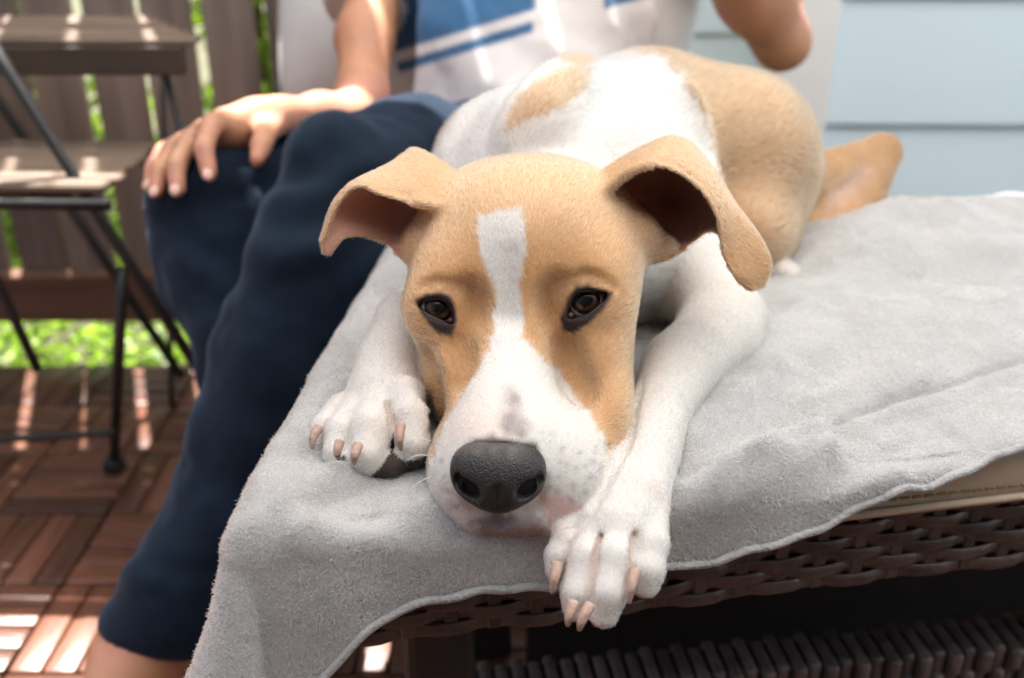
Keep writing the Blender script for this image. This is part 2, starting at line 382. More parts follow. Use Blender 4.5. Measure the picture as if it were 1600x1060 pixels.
link('corner_board', bm_mesh(bbox((.105, .16, 2.6), .004, 2, (.548, 1.98, 1.17))), M_trim, wall)
link('wall_sheathing', bm_mesh(bbox((3.2, .08, 2.6), .002, 1, (1.62, 2.12, 1.17))), M_trim, wall)

for i in range(13):                     # unseen return wall, added to cut the light from the right
    bm = bbox((.014, 3.1, .212), .002, 1); bmesh.ops.rotate(bm, cent=(0, 0, 0), matrix=Matrix.Rotation(.06, 3, 'Y'), verts=bm.verts); o = link('siding_board', bm_mesh(bm), M_siding, wall); o.location = (2.5, .36, -.03 + i * .2)
blocker = empty('sky_blocker', (.6, -1.15, -.13), label='unseen dark boards added behind the camera to block sky light', cat='fence')  # unseen boards added behind the camera, kept dark to cut frontal fill
M_blocker = noise_mat('blocker_wood', [(.3, (.022, .016, .012)), (.7, (.04, .030, .022))], 8, .85, .3, 40, (4, 4, .35), rnd=.2)
bd = bm_mesh(bbox((.138, .018, 2.2), .003, 1)); bd.materials.append(M_blocker)
for i in range(23): o = link('blocker_board', bd, None, blocker); o.location = (-.68 + i * .142, -1.15, .98)
for z in (.3, 1.7): link('rail', bm_mesh(bbox((3.3, .04, .08), .003, 1, (.9, -1.181, z))), M_blocker, blocker)

# unseen white cloth added above the frame to block and soften the sun
m, nt, b = new_mat('diffuser_cloth'); tr = N(nt, 'ShaderNodeBsdfTranslucent'); tr.inputs[0].default_value = (.80, .80, .79, 1); df = N(nt, 'ShaderNodeBsdfDiffuse'); df.inputs[0].default_value = (.85, .85, .83, 1)
mx = N(nt, 'ShaderNodeMixShader'); mx.inputs[0].default_value = .60; nt.links.new(df.outputs[0], mx.inputs[1]); nt.links.new(tr.outputs[0], mx.inputs[2]); nt.links.new(mx.outputs[0], nt.nodes['Material Output'].inputs[0]); M_diffuser = m
C4 = [(-.72, -.45, 1.95), (2.0, -.45, 2.0), (2.0, 1.60, 2.08), (-.72, 1.56, 2.02)]
g = 16; V = []
for i in range(g + 1):
    for j in range(g + 1):
        u, v = i / g, j / g; p = sum(np.array(c) * w for c, w in zip(C4, ((1 - u) * (1 - v), u * (1 - v), u * v, (1 - u) * v)))
        p[2] -= .25 * u * (1 - u) * v * (1 - v) * 2; V.append(p)
diffuser = empty('sun_diffuser', (.6, 1.0, 1.9), label='unseen white cloth added above the lounger to diffuse the sun', cat='shade sail')
link('cloth', mesh(V, [(i * (g + 1) + j, (i + 1) * (g + 1) + j, (i + 1) * (g + 1) + j + 1, i * (g + 1) + j + 1) for i in range(g) for j in range(g)]), M_diffuser, diffuser, smooth=True)
M_pole = noise_mat('grey_steel', [(.3, (.25, .25, .26)), (.7, (.32, .32, .33))], 10, .4, 0, metal=.8)
for x, y in ((-.73, .24), (2.01, .24), (-.73, 1.9)):
    pass
for c, q in zip(C4, ((-.95, -.6, -.07), (2.25, -.6, -.07), (2.05, 1.93, 2.1), (-.76, 1.93, 1.9))):
    if q[2] < 0: link('pole', tube([(q[0], q[1], q[2]), (q[0], q[1], c[2] + .1)], .022, 12), M_pole, diffuser); link('cord', tube([c, (q[0], q[1], c[2] + .06)], .003, 6), M_pole, diffuser)
    else: link('cord', tube([c, q], .003, 6), M_pole, diffuser)

# ------------------------------------------------------------------ folding bistro chair and small table by the fence
M_iron = noise_mat('black_iron', [(.3, (.012, .012, .013)), (.7, (.022, .022, .024))], 30, .5, .1)
M_teak = noise_mat('grey_teak', [(.25, (.085, .056, .038)), (.55, (.17, .12, .085)), (.85, (.26, .195, .14))], 8, .75, .35, 60, (.6, 5, 5), rnd=.15)
chair = empty('folding_chair', (-.85, 1.22, 0), label='folding bistro chair with weathered slatted seat and black iron legs', cat='chair')
sz = .452
c0 = PZ(250, 216, sz); c1 = PZ(165, 286, sz)              # right edge of the seat, back and front
ex = np.array((c1 - c0)); ey = np.array((-1., 0.03, 0.)); W = .40
for q in range(7):
    a = c0 + ex * ((q + .5) / 7); a = a + np.array((random.uniform(-.006, .004), 0, 0)); b2 = a + ey * W; ww = np.linalg.norm(ex) / 7 * .9
    mid = (a + b2) / 2; bm = bbox((W, ww, .011), .003, 1); o = link('seat_slat', bm_mesh(bm), M_teak, chair); o.location = mid - np.array((0, 0, .008)); o.rotation_euler = (0, 0, math.atan2(-.03, 1.))
def bar(name, pts, r, par, mat=M_iron, n=8): return link(name, tube(pts, r, n), mat, par, smooth=True)
f1 = PZ(178, 724, .012); 
bar('leg', [P(-40, 20, 1.07), P(15, 115, 1.08), P(150, 330, 1.12), P(318, 590, 1.22), P(395, 715, 1.39)], .0068, chair)
bar('leg', [P(192, 420, 1.15), P(187, 520, 1.18), f1], .007, chair)
link('foot_cap', bm_mesh(bbox((.026, .026, .02), .006, 2, tuple(f1 + np.array((0, 0, -.001))))), M_iron, chair)
bar('leg', [P(-60, 330, 1.25), P(0, 450, 1.28), P(60, 580, 1.3)], .0068, chair)
bar('leg', [P(-90, 30, 1.45), P(60, 250, 1.48), P(285, 590, 1.52)], .0075, chair)
bar('seat_rail', [c1 + np.array((.0, 0, -.024)), c1 + ey * .42 + np.array((0, 0, -.024))], .0075, chair)
bar('seat_rail', [c0 + np.array((.0, 0, -.026)), c0 + ey * .42 + np.array((0, 0, -.026))], .010, chair)
bar('cross_bar', [P(-40, 316, 1.17), P(112, 306, 1.2)], .010, chair, M_teak)
bar('cross_bar', [P(-50, 690, 1.26), P(178, 676, 1.23)], .005, chair)
table = empty('bistro_table', (-.9, 1.36, 0), label='small bistro table with weathered plank top and dark apron', cat='table')
tz = .578
t0 = PZ(222, 24, tz); t1 = PZ(318, 62, tz); t2 = PZ(-150, 46, tz)   # far right corner, near right corner
dirx = np.array((-1, .0, 0.)); L_ = .62
for q in range(6):
    a = t0 + (t1 - t0) * ((q + .5) / 6.); ww = abs((t1 - t0)[1]) / 6 * .93
    o = link('top_plank', bm_mesh(bbox((L_, ww, .007), .002, 1)), M_teak, table); o.location = a + dirx * L_ / 2 + np.array((0, 0, -.0035)); 
ny, fy = t1[1], t0[1]
M_apron = noise_mat('dark_stained_wood', [(.3, (.030, .020, .014)), (.7, (.05, .034, .024))], 12, .7, .2)
for yy, xx in ((ny + .004, t1[0] - .02), (fy - .004, t0[0])): link('apron', bm_mesh(bbox((L_ - .012, .014, .034), .002, 1, (xx - L_ / 2, yy, tz - .0245))), M_apron, table)
for xx, yy in ((t1[0] - .06, ny + .02), (t1[0] - .12, fy - .02), (t1[0] - .56, ny + .02), (t1[0] - .56, fy - .02)):
    bar('leg', [(xx, yy, tz - .02), (xx + .10 * (1 if yy == ny + .02 else -1) * .5, yy + (.05 if yy == ny + .02 else -.05), .0)], .0045, table)

# ------------------------------------------------------------------ wicker lounger
U = np.array((math.cos(math.radians(10.5)), math.sin(math.radians(10.5)), 0)); Vd = np.array((.075, 1., 0)); Vd /= np.linalg.norm(Vd)
CORN = np.array((-.130, .414, 0))       # front left corner of the cushion
def UV(a, b, z): return CORN + a * U + b * Vd + np.array((0, 0, z))
TOPZ = .4585
M_strand = noise_mat('wicker_brown', [(.3, (.046, .030, .026)), (.7, (.092, .062, .055))], 40, .34, .3, 300, (1, 1, 1), rnd=.25)
lounger = empty('wicker_lounger', tuple(UV(.5, .35, 0)), label='dark brown woven wicker lounger under the grey blanket', cat='lounger')
LW, LD = 1.5, .46
def wicker_face(o0, du, length, nrm, z0, z1, rows, pitch, rib_w):
    nrib = int(length / pitch); rh = (z1 - z0) / rows
    for j in range(nrib + 1):
        c = o0 + du * (j * pitch); 
        link('rib', bm_mesh(_orient(bbox((rib_w, .004, z1 - z0 - .002), .0012, 1), c - nrm * .001 + np.array((0, 0, (z0 + z1) / 2)), du, nrm)), M_strand, lounger)
    for i in range(rows):
        z = z0 + rh * (i + .5); pts = []; n = nrib * 8
        for q in range(n + 1):
            t = q / 8; ph = math.cos(math.pi * (t + i)); w = math.copysign(abs(ph) ** .4, ph)
            pts.append(o0 + du * (t * pitch) + nrm * (.0016 * w) + np.array((0, 0, z + .0007 * math.sin(t * 1.7 + i * 2) + .0006 * math.sin(t * .61 + i * 5))))
        pts = np.array(pts); hh = rh * .52; V = []; prof = [(-.0016, -.85), (-.0003, -1), (.0009, -.8), (.0013, 0), (.0009, .8), (-.0003, 1), (-.0016, .85)]
        for p in pts: V += [p + nrm * a + np.array((0, 0, b * hh)) for a, b in prof]
        k = len(prof); F = [(s * k + c, (s + 1) * k + c, (s + 1) * k + (c + 1) % k, s * k + (c + 1) % k) for s in range(n) for c in range(k)]
        o = link('strand', mesh(V, F), M_strand, lounger, smooth=True)
def _orient(bm, c, du, nrm):
    Mx = Matrix(((du[0], nrm[0], 0, c[0]), (du[1], nrm[1], 0, c[1]), (du[2], nrm[2], 1, c[2]), (0, 0, 0, 1)))
    bmesh.ops.transform(bm, matrix=Mx, verts=bm.verts); return bm
NF = np.array((U[1], -U[0], 0)); FZ0, FZ1 = .346, .403
wicker_face(UV(-.008, .028, 0), U, LW, NF, FZ0, FZ1, 6, .0255, .0085)
wicker_face(UV(-.008, .030, 0) + Vd * LD, -Vd, LD, np.array((-1., -.03, 0)), FZ0, FZ1, 6, .0255, .0085)
me_fr = mesh([UV(a, b, z) for z in (FZ0 + .003, FZ1 - .001) for a, b in ((-.001, .0335), (LW, .0335), (LW, LD + .02), (-.001, LD + .02))], [(3, 2, 1, 0), (4, 5, 6, 7), (0, 1, 5, 4), (1, 2, 6, 5), (2, 3, 7, 6), (3, 0, 4, 7)])
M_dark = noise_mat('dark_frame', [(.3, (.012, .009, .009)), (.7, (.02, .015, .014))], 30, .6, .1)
link('frame', me_fr, M_dark, lounger)
for a, b in ((.075, .09), (.075, LD - .05), (LW - .06, .09), (LW - .06, LD - .05)):
    c = UV(a, b, 0); o = link('leg', bm_mesh(bbox((.045, .045, .337), .006, 2)), M_dark, lounger); o.location = (c[0], c[1], .1675); o.rotation_euler = (0, 0, math.radians(10.5))
pn = bbox((LW - .18, .012, .484), .002, 1); link('deck_shade_panel', bm_mesh(_orient(pn, UV(.12 + (LW - .18) / 2, .36, .104), U, NF)), M_dark, lounger)  # dark sheet added in place of the deep shade under the lounger
# low woven stretcher along the back
M_wrap = noise_mat('wicker_wrap', [(.3, (.10, .075, .068)), (.7, (.19, .145, .13))], 60, .36, .2, rnd=.3)
s0 = PZ(760, 1108, .135); s1 = PZ(1760, 1012, .135); sd = (s1 - s0) / np.linalg.norm(s1 - s0); sn = np.array((sd[1], -sd[0], 0)); SL = float(np.linalg.norm(s1 - s0))
link('stretcher', bm_mesh(_orient(bbox((SL + .1, .034, .060), .004, 1), (s0 + s1) / 2, sd, sn)), M_dark, lounger)
wr = bm_mesh(bbox((.0105, .041, .0235), .0035, 2)); wr.materials.append(M_wrap); wr.shade_smooth()
for i in range(int(SL / .0135)):
    for r_ in range(3):
        c = s0 + sd * (i * .0135); pr = .0040 if (i + r_) % 2 else -.0018
        o = bpy.data.objects.new('wrap', wr); col.objects.link(o); o.location = c + sn * pr + np.array((0, 0, (r_ - 1) * .0205)); o.rotation_euler = (0, 0, math.atan2(sd[1], sd[0])); o.parent = lounger; o.matrix_parent_inverse = wm(lounger).inverted()

# beige seat cushion
M_beige = noise_mat('beige_canvas', [(.3, (.50, .39, .28)), (.7, (.56, .445, .325))], 12, .8, .25, 900, bdist=.0006)
cushion = empty('seat_cushion', tuple(UV(.6, .35, .40)), label='beige seat cushion with a stitched edge lying on the wicker lounger', cat='cushion')
bm = bbox((LW, LD - .03, .050), .017, 4); cu_o = None
bmesh.ops.transform(bm, matrix=Matrix(((U[0], Vd[0], 0, 0), (U[1], Vd[1], 0, 0), (0, 0, 1, 0), (0, 0, 0, 1))), verts=bm.verts)
o = link('cover', bm_mesh(bm), M_beige, cushion, smooth=True); o.location = UV(LW / 2 + .004, LD / 2 - .008, .4275)
pp = [UV(a, .0045, .4165) + NF * (.002 * 0) for a in np.linspace(.03, LW - .03, 40)]
link('piping', tube(pp, .0025, 6), M_beige, cushion, smooth=True)
bm = bmesh.new()
for i in range(150):
    b_ = bbox((.0052, .0014, .0012), 0); _orient(b_, UV(.20 + i * .0078, .0058, .4235), U, NF); me_ = bpy.data.meshes.new('t'); b_.to_mesh(me_); b_.free(); bm.from_mesh(me_)
M_thread = noise_mat('brown_thread', [(.3, (.25, .17, .10)), (.7, (.33, .23, .14))], 30, .8, 0)
link('stitching', bm_mesh(bm), M_thread, cushion, kind='stuff')

# ------------------------------------------------------------------ grey fleece blanket
def ab_of(pxx, pyy, z=TOPZ):            # blanket sheet coordinates of a place on its top
    p = PZ(pxx, pyy, z) - CORN; A = np.array(((U[0], Vd[0]), (U[1], Vd[1]))); return np.linalg.solve(A, p[:2])
folds = [  # pixel polyline, height, width
 ([(1060, 800), (1150, 735), (1270, 690)], .0075, .010), ([(1055, 840), (1130, 800), (1200, 740), (1290, 715)], .008, .011), ([(1150, 830), (1290, 770), (1400, 745)], .006, .013),
 ([(1060, 745), (1180, 715), (1330, 660), (1600, 565)], -.0050, .0042), ([(1060, 757), (1180, 728), (1330, 674), (1600, 580)], .003, .008),
 ([(1100, 600), (1180, 540), (1260, 500)], .008, .016), ([(1230, 560), (1400, 500), (1600, 470)], .006, .03), ([(1240, 470), (1400, 430), (1600, 420)], .007, .03),
 ([(400, 830), (470, 770), (540, 745)], .007, .013), ([(355, 880), (430, 820), (500, 790)], -.005, .009), ([(420, 930), (440, 850), (470, 800)], .006, .012), ([(480, 700), (520, 560), (590, 470)], .006, .022),
 ([(560, 790), (700, 840), (860, 850)], -.005, .016), ([(400, 760), (450, 700), (520, 640)], .006, .016), ([(350, 960), (400, 900), (430, 860)], .006, .012), ([(1080, 690), (1130, 640), (1210, 590)], .007, .014), ([(1200, 800), (1330, 730), (1480, 690)], -.004, .010), ([(1350, 610), (1450, 540), (1600, 500)], .006, .025), ([(520, 860), (640, 800), (700, 790)], .005, .014), ([(1330, 400), (1400, 368), (1460, 372)], .022, .05), ([(1480, 400), (1600, 395), (1800, 400)], .010, .05), ([(1300, 640), (1420, 600), (1560, 545)], .004, .02)]
FA = []
for pl, h, w in folds: FA.append((np.array([ab_of(*q) for q in pl]), h, w))
def blanket(n1=300, n2=250):
    A = np.concatenate([np.linspace(-.11, .62, n1), np.linspace(.64, 1.2, 40)])
    ka = [-.12, 0, .03, .07, .12, .20, .23, .28, .325, .40, .455, .58, .8, 1.3]; kb = [.085, .125, .090, .056, .048, .052, .058, .046, .030, .010, -.002, -.018, -.03, -.04]
    bm_ = np.convolve(np.pad(np.interp(A, ka, kb), 12, 'edge'), np.hanning(27)[1:-1] / np.hanning(27).sum(), 'valid') + .0012 * np.sin(A * 90) + .0008 * np.sin(A * 213)
    T = np.linspace(0, 1, n2) ** 1.25
    a = np.repeat(A[:, None], n2, 1); b = -bm_[:, None] + T[None] * (.545 + bm_[:, None])
    dbk = np.maximum(b - .452, 0); b = np.minimum(b, .452)
    da, db_ = np.maximum(-a, 0), np.maximum(-b, 0); rho = np.hypot(da, db_) + 1e-9; R = .017
    arc = np.minimum(rho, R * math.pi / 2); rest = np.maximum(rho - R * math.pi / 2, 0)
    out = R * np.sin(arc / R) + rest * (.10 + .42 * np.minimum(da * db_ / rho ** 2 * 2, 1)); drop = R * (1 - np.cos(arc / R)) + rest * .97
    out += .002 * np.sin(a * 46 + .6) * np.clip(rest / .03, 0, 1)
    pos = CORN + np.maximum(a, 0)[..., None] * U + np.maximum(b, 0)[..., None] * Vd - out[..., None] * ((da / rho)[..., None] * U * 1.0 + (db_ / rho)[..., None] * np.array((-NF[0], -NF[1], 0)))
    z = TOPZ - drop
    arc2 = np.minimum(dbk, R * math.pi / 2); out2 = R * np.sin(arc2 / R); pos += out2[..., None] * Vd; z = z - (R * (1 - np.cos(arc2 / R)) + np.maximum(dbk - R * math.pi / 2, 0))
    flat = np.clip(1 - rho / .03, 0, 1) * .8 + .2
    for pl, h, w in FA:
        d2 = np.full(a.shape, 9.)
        for p, q in zip(pl[:-1], pl[1:]):
            e = q - p; t = np.clip(((a - p[0]) * e[0] + (b - p[1]) * e[1]) / (e @ e), 0, 1); d2 = np.minimum(d2, (a - p[0] - t * e[0]) ** 2 + (b - p[1] - t * e[1]) ** 2)
        z = z + flat * h * 1.45 * np.exp(-d2 / (w * w))
    pos[..., 2] = z
    q3 = np.stack([a, b, a * 0], -1)
    pos[..., 2] += flat * (.0035 * vnoise(q3, 22, 3) + .0016 * vnoise(q3, 60, 5) + .0007 * vnoise(q3, 150, 8))
    # a dent under the chin and body
    ch = PZ(790, 815, .45); d = np.hypot(pos[..., 0] - ch[0], pos[..., 1] - ch[1]); pos[..., 2] -= .006 * np.exp(-(d / .05) ** 2)
    on = (rho < 1e-6) & (dbk <= 0); pos[..., 2] = np.where(on, np.maximum(pos[..., 2], .4552 + .0006 * vnoise(q3, 40, 9)), pos[..., 2])
    return pos
BP = blanket(); n1, n2 = BP.shape[:2]
ii = np.arange(n1 * n2).reshape(n1, n2); BQ = np.stack([ii[:-1, :-1], ii[1:, :-1], ii[1:, 1:], ii[:-1, 1:]], -1).reshape(-1, 4)
BV = BP.reshape(-1, 3); BNn = vnormals(BV, BQ)
if BNn[:, 2].mean() < 0: BQ = BQ[:, ::-1]; BNn = -BNn
# give it thickness: an under-side joined at the rim
VB = np.vstack([BV, BV - BNn * .0035]); nB = len(BV); rim = []
loop = list(ii[:, 0]) + list(ii[-1, 1:]) + list(ii[::-1, -1][1:]) + list(ii[0, ::-1][1:-1])
for x, y in zip(loop, loop[1:] + loop[:1]): rim.append((x, y, y + nB, x + nB))
QB = np.vstack([BQ, BQ[:, ::-1] + nB, np.array(rim)])
M_fleece = noise_mat('grey_fleece', [(.3, (.37, .365, .36)), (.7, (.44, .435, .43))], 30, .95, .8, 420, bdist=.002, sheen=.3, spec=.1)
blank = empty('fleece_blanket', tuple(UV(.1, .1, TOPZ)), label='light grey fleece blanket draped over the lounger cushion', cat='blanket')
link('fabric', np_mesh(VB, QB), M_fleece, blank, smooth=True)
hemp = np.vstack([BP[0, ::-3], BP[:345:2, 0]]); link('hem', tube(hemp - np.array((0, 0, .001)), (.0027 + .0004 * vnoise(hemp, 120, 77)), 8), M_fleece, blank, smooth=True)
# pile of the fleece
nT = len(BQ); ar = np.linalg.norm(np.cross(BV[BQ[:, 1]] - BV[BQ[:, 0]], BV[BQ[:, 3]] - BV[BQ[:, 0]]), axis=1)
cen = BV[BQ].mean(1); cpx, cpy, cD = proj(cen); wgt = ar * np.clip(.55 / cD, 0, 1.2) ** 3 * ((cpx > 150) & (cpx < 1750) & (cpy < 1150))
sm = np.array([UV(*q, TOPZ) for q in FA[3][0]]); dsm = np.full(len(cen), 9.)
for p_, q_ in zip(sm[:-1], sm[1:]):
    e_ = q_ - p_; t_ = np.clip(((cen - p_) @ e_) / (e_ @ e_), 0, 1); dsm = np.minimum(dsm, np.hypot(*(cen - p_ - t_[:, None] * e_)[:, :2].T))
rowi = np.repeat(np.arange(n1 - 1)[:, None], n2 - 1, 1).ravel(); coli = np.repeat(np.arange(n2 - 1)[None], n1 - 1, 0).ravel(); wgt = wgt * np.where((coli < 4) | (rowi < 4), .5, 1.)
wgt = wgt * (1 - .92 * np.exp(-(dsm / .0028) ** 2)); NB = 330000; f = rng.choice(nT, NB, p=wgt / wgt.sum()); uu, vv = rng.random((2, NB, 1))
q = BQ[f]; pt = (BV[q[:, 0]] * (1 - uu) + BV[q[:, 1]] * uu) * (1 - vv) + (BV[q[:, 3]] * (1 - uu) + BV[q[:, 2]] * uu) * vv
nn = BNn[q[:, 0]]
nap = np.stack([vnoise(pt, 35, 11), vnoise(pt, 35, 12), vnoise(pt, 35, 13)], 1) * 1.2 + np.array((.25, -.5, -.3)) + np.stack([vnoise(pt, 160, 21), vnoise(pt, 160, 22), vnoise(pt, 160, 23)], 1) * .9
dd = nn * .8 + nap * .8 + rng.normal(size=(NB, 3)) * .22; dd /= np.linalg.norm(dd, axis=1)[:, None]
ln = rng.uniform(.0009, .0018, (NB, 1)); mid = pt + dd * ln * .55; end = mid + (dd + rng.normal(size=(NB, 3)) * .8 - nn * .25) * ln * .5
M_pile = hair_mat('fleece_fibre', .5, .7)
sh = (1 + .10 * rng.normal(size=(NB, 1))) * (1 + .10 * vnoise(pt, 70, 31)[:, None]); sh = sh * (1 + .16 * sstep(-.3, .5, vnoise(pt, 11, 33)) - .06)[:, None]; cl = np.clip(np.array((.455, .447, .443)) * sh, .1, .85)
hair_obj('pile', np.stack([pt - nn * .0004, mid, end], 1), np.array((.00017, .00015, .00006)), cl, M_pile, blank, kind='stuff')

# white pillow standing behind the seated person
M_white = noise_mat('white_cotton', [(.3, (.80, .79, .77)), (.7, (.84, .83, .81))], 10, .9, .2, 80, bdist=.004)
pillow = empty('white_pillow', (-.1, 1.42, .45), label='large white pillow standing behind the seated person', cat='pillow')
g = 40; V = []
pc = (P(770, -40, 1.42)); 
for sgn in (1, -1):
    for i in range(g + 1):
        for j in range(g + 1):
            u, v = i / g * 2 - 1, j / g * 2 - 1; e = max(0, (1 - abs(u) ** 3.2)) ** .5 * max(0, (1 - abs(v) ** 3.2)) ** .5
            w = 1 - .05 * (1 - abs(u)) * 0
            x = u * .305 * (1 - .045 * v * v * 1) ; zz = v * .20 * (1 - .04 * u * u)
            yv = -sgn * (.085 * e) + .006 * math.sin(u * 9 + v * 5) * e
            p = np.array((pc[0] + x + .03 * zz / .25, pc[1] + yv + .12 * zz, pc[2] + zz)); V.append(p)
n = (g + 1) ** 2; F = []
for s in (0, 1):
    for i in range(g):
        for j in range(g):
            f4 = (s * n + i * (g + 1) + j, s * n + (i + 1) * (g + 1) + j, s * n + (i + 1) * (g + 1) + j + 1, s * n + i * (g + 1) + j + 1); F.append(f4 if s == 0 else f4[::-1])
me = mesh(V, F); bm = bmesh.new(); bm.from_mesh(me); bmesh.ops.remove_doubles(bm, verts=bm.verts, dist=.0005); bmesh.ops.recalc_face_normals(bm, faces=bm.faces); bm.to_mesh(me); bm.free()
link('case', me, M_white, pillow, smooth=True)

# ================================================================== dog
dog = empty('dog', tuple(PZ(830, 560, .45)), label='tan and white puppy lying on the grey blanket with its chin down', cat='dog')
def prog(segs):                         # grid lines with their own spacing per stretch
    out = [segs[0][0]]
    for a, b, st in segs:
        n = max(1, int(round((b - a) / st))); out += list(a + (b - a) * (np.arange(1, n + 1) / n))
    return np.array(out)
S1 = .00135
fx = prog([(-.15, -.125, .003), (-.125, .165, S1), (.165, .25, .0022), (.25, .46, .004)])
fy = prog([(.355, .655, S1), (.655, .75, .0022), (.75, 1.16, .004)])
fz = prog([(.36, .62, S1), (.62, .70, .003)])
FD = Field(fx, fy, fz); PR = []         # primitives with their body region
def ell(tag, x, y, D, rx, ry, rz, k=.012, r=0, yaw=0, pit=0, mode='add'):
    f = sd_ell(P(x, y, D), (px(rx, D), px(ry, D), rz), roll(r, yaw, pit)); FD.put(*f, k=k, mode=mode)
    if mode == 'add': PR.append((tag, f[0]))
def cone(tag, a, b, k=.008, mode='add'):   # a, b = (px, py, D, radius px)
    f = sd_cone(P(*a[:3]), P(*b[:3]), px(a[3], a[2]), px(b[3], b[2])); FD.put(*f, k=k, mode=mode)
    if mode == 'add': PR.append((tag, f[0]))
def chain(tag, pts, k=.008):
    for a, b in zip(pts[:-1], pts[1:]): cone(tag, a, b, k)
# --- trunk
ell('B', 890, 292, .80, 175, 160, .12, .03)
ell('B', 845, 270, .78, 130, 112, .10, .03)
ell('B', 965, 245, .88, 155, 142, .13, .03, 20)
ell('B', 1008, 200, .94, 98, 110, .10, .04)
ell('B', 1085, 268, .92, 142, 142, .13, .04)
ell('B', 1146, 272, .93, 122, 148, .12, .03, -8)
cone('B', (1185, 188, .97, 66), (1204, 260, .95, 70), .03)
cone('B', (1000, 165, .96, 72), (1150, 200, .98, 68), .03)
ell('B', 1130, 370, .86, 110, 85, .08, .03)
ell('B', 940, 400, .74, 150, 120, .07, .03)                      # chest
cone('B', (850, 375, .69, 125), (875, 310, .77, 135), .03)     # neck
cone('B', (1000, 250, .78, 90), (1075, 420, .73, 70), .03)     # near shoulder and upper arm
cone('B', (760, 250, .78, 75), (700, 420, .72, 60), .03)
# --- hind leg folded at the side, hind foot
cone('L', (1262, 290, .97, 44), (1374, 240, 1.0, 27), .015)
cone('L', (1378, 240, 1.0, 29), (1340, 318, .97, 36), .008)
cone('L', (1340, 318, .97, 36), (1230, 404, .915, 32), .010)
ell('L', 1315, 290, 1.0, 45, 40, .02, .012)
ell('Q', 1222, 432, .82, 30, 24, .022, .008, -15)
# --- head
ell('H', 828, 385, .612, 182, 128, .068, .02)
ell('H', 815, 345, .615, 140, 86, .055, .02)
ell('H', 850, 340, .645, 140, 80, .05, .02)
ell('H', 705, 455, .577, 66, 80, .030, .018, 12)                 # brow and eye bulge
ell('H', 922, 445, .577, 74, 82, .032, .018, -12)
ell('H', 800, 440, .570, 85, 100, .026, .03)                     # forehead
ell('H', 714, 570, .590, 54, 110, .045, .020, 6)                 # cheeks
ell('H', 924, 566, .592, 62, 112, .046, .020, -6)
ell('H', 945, 655, .562, 38, 72, .030, .014, -14)
cone('H', (800, 520, .575, 72), (783, 690, .512, 62), .02)      # bridge of the muzzle
ell('H', 806, 715, .535, 134, 96, .042, .02, 0, 0, 0)
ell('H', 735, 755, .522, 62, 62, .026, .014, 20)                 # lips
ell('H', 882, 752, .528, 72, 74, .030, .014, -20)
ell('H', 800, 800, .527, 88, 34, .030, .012)
ell('H', 780, 740, .498, 62, 55, .016, .012)                     # under the nose leather
# forehead furrow, stop
cone('x', (795, 400, .533, 6), (797, 490, .536, 8), .012, 'sub')
cone('x', (640, 690, .53, 5), (672, 760, .52, 5), .006, 'sub')
cone('x', (778, 800, .498, 3), (779, 826, .497, 3), .006, 'sub')
# corner of the mouth on both sides
cone('x', (905, 826, .506, 3.5), (962, 742, .528, 3.5), .006, 'sub')
# --- ears: sheets from base to tip
def ear_sheet(C): return lattice([[P(*q) for q in row] for row in C], 9, 16)
EL = ear_sheet([
 [(704, 326, .570), (704, 288, .585), (690, 262, .608), (668, 300, .622), (652, 350, .614), (648, 402, .598)],
 [(650, 318, .566), (658, 268, .584), (646, 240, .604), (630, 290, .618), (622, 345, .614), (625, 392, .600)],
 [(598, 304, .566), (606, 276, .580), (612, 260, .597), (594, 300, .608), (588, 340, .606), (586, 372, .596)],
 [(560, 291, .570), (562, 284, .578), (566, 285, .588), (552, 312, .594), (550, 345, .594), (556, 368, .590)],
 [(528, 318, .574), (527, 316, .578), (526, 318, .582), (522, 335, .586), (525, 358, .586), (534, 374, .585)],
 [(506, 372, .578), (506, 372, .580), (506, 373, .581), (508, 385, .582), (510, 394, .583), (514, 398, .584)]])
ER = ear_sheet([
 [(938, 308, .570), (945, 280, .585), (965, 262, .612), (990, 300, .640), (1005, 350, .632), (1012, 398, .604)],
 [(985, 268, .562), (1000, 246, .582), (1020, 236, .610), (1050, 292, .642), (1048, 350, .636), (1045, 396, .612)],
 [(1035, 260, .560), (1052, 234, .580), (1068, 224, .604), (1100, 288, .634), (1090, 345, .632), (1080, 378, .612)],
 [(1088, 290, .560), (1098, 262, .578), (1108, 262, .598), (1128, 305, .620), (1114, 345, .620), (1103, 362, .606)],
 [(1120, 338, .564), (1134, 318, .576), (1146, 322, .590), (1152, 345, .602), (1136, 362, .604), (1122, 364, .598)],
 [(1130, 396, .570), (1156, 366, .578), (1182, 370, .586), (1176, 392, .592), (1160, 396, .594), (1142, 402, .590)],
 [(1150, 434, .574), (1174, 422, .580), (1200, 412, .586), (1190, 424, .590), (1178, 430, .590), (1164, 438, .586)],
 [(1168, 452, .580), (1178, 450, .582), (1190, 446, .586), (1186, 447, .588), (1180, 449, .588), (1174, 451, .585)]])
for tag, S in (('EL', EL), ('ER', ER)):
    th = np.full(S.shape[:2], .0021); th[:int(S.shape[0] * .25)] += .0010; th[int(S.shape[0] * .25):, :4] = .0014; th[int(S.shape[0] * .25):, -4:] = .0014
    f = sd_sheet(S, th); FD.put(*f, k=.006); PR.append((tag, f[0]))
ell('H', 1000, 372, .606, 34, 36, .022, .012, 30); ell('H', 1030, 385, .608, 26, 16, .012, .008, 10); ell('H', 655, 382, .600, 24, 30, .018, .010)
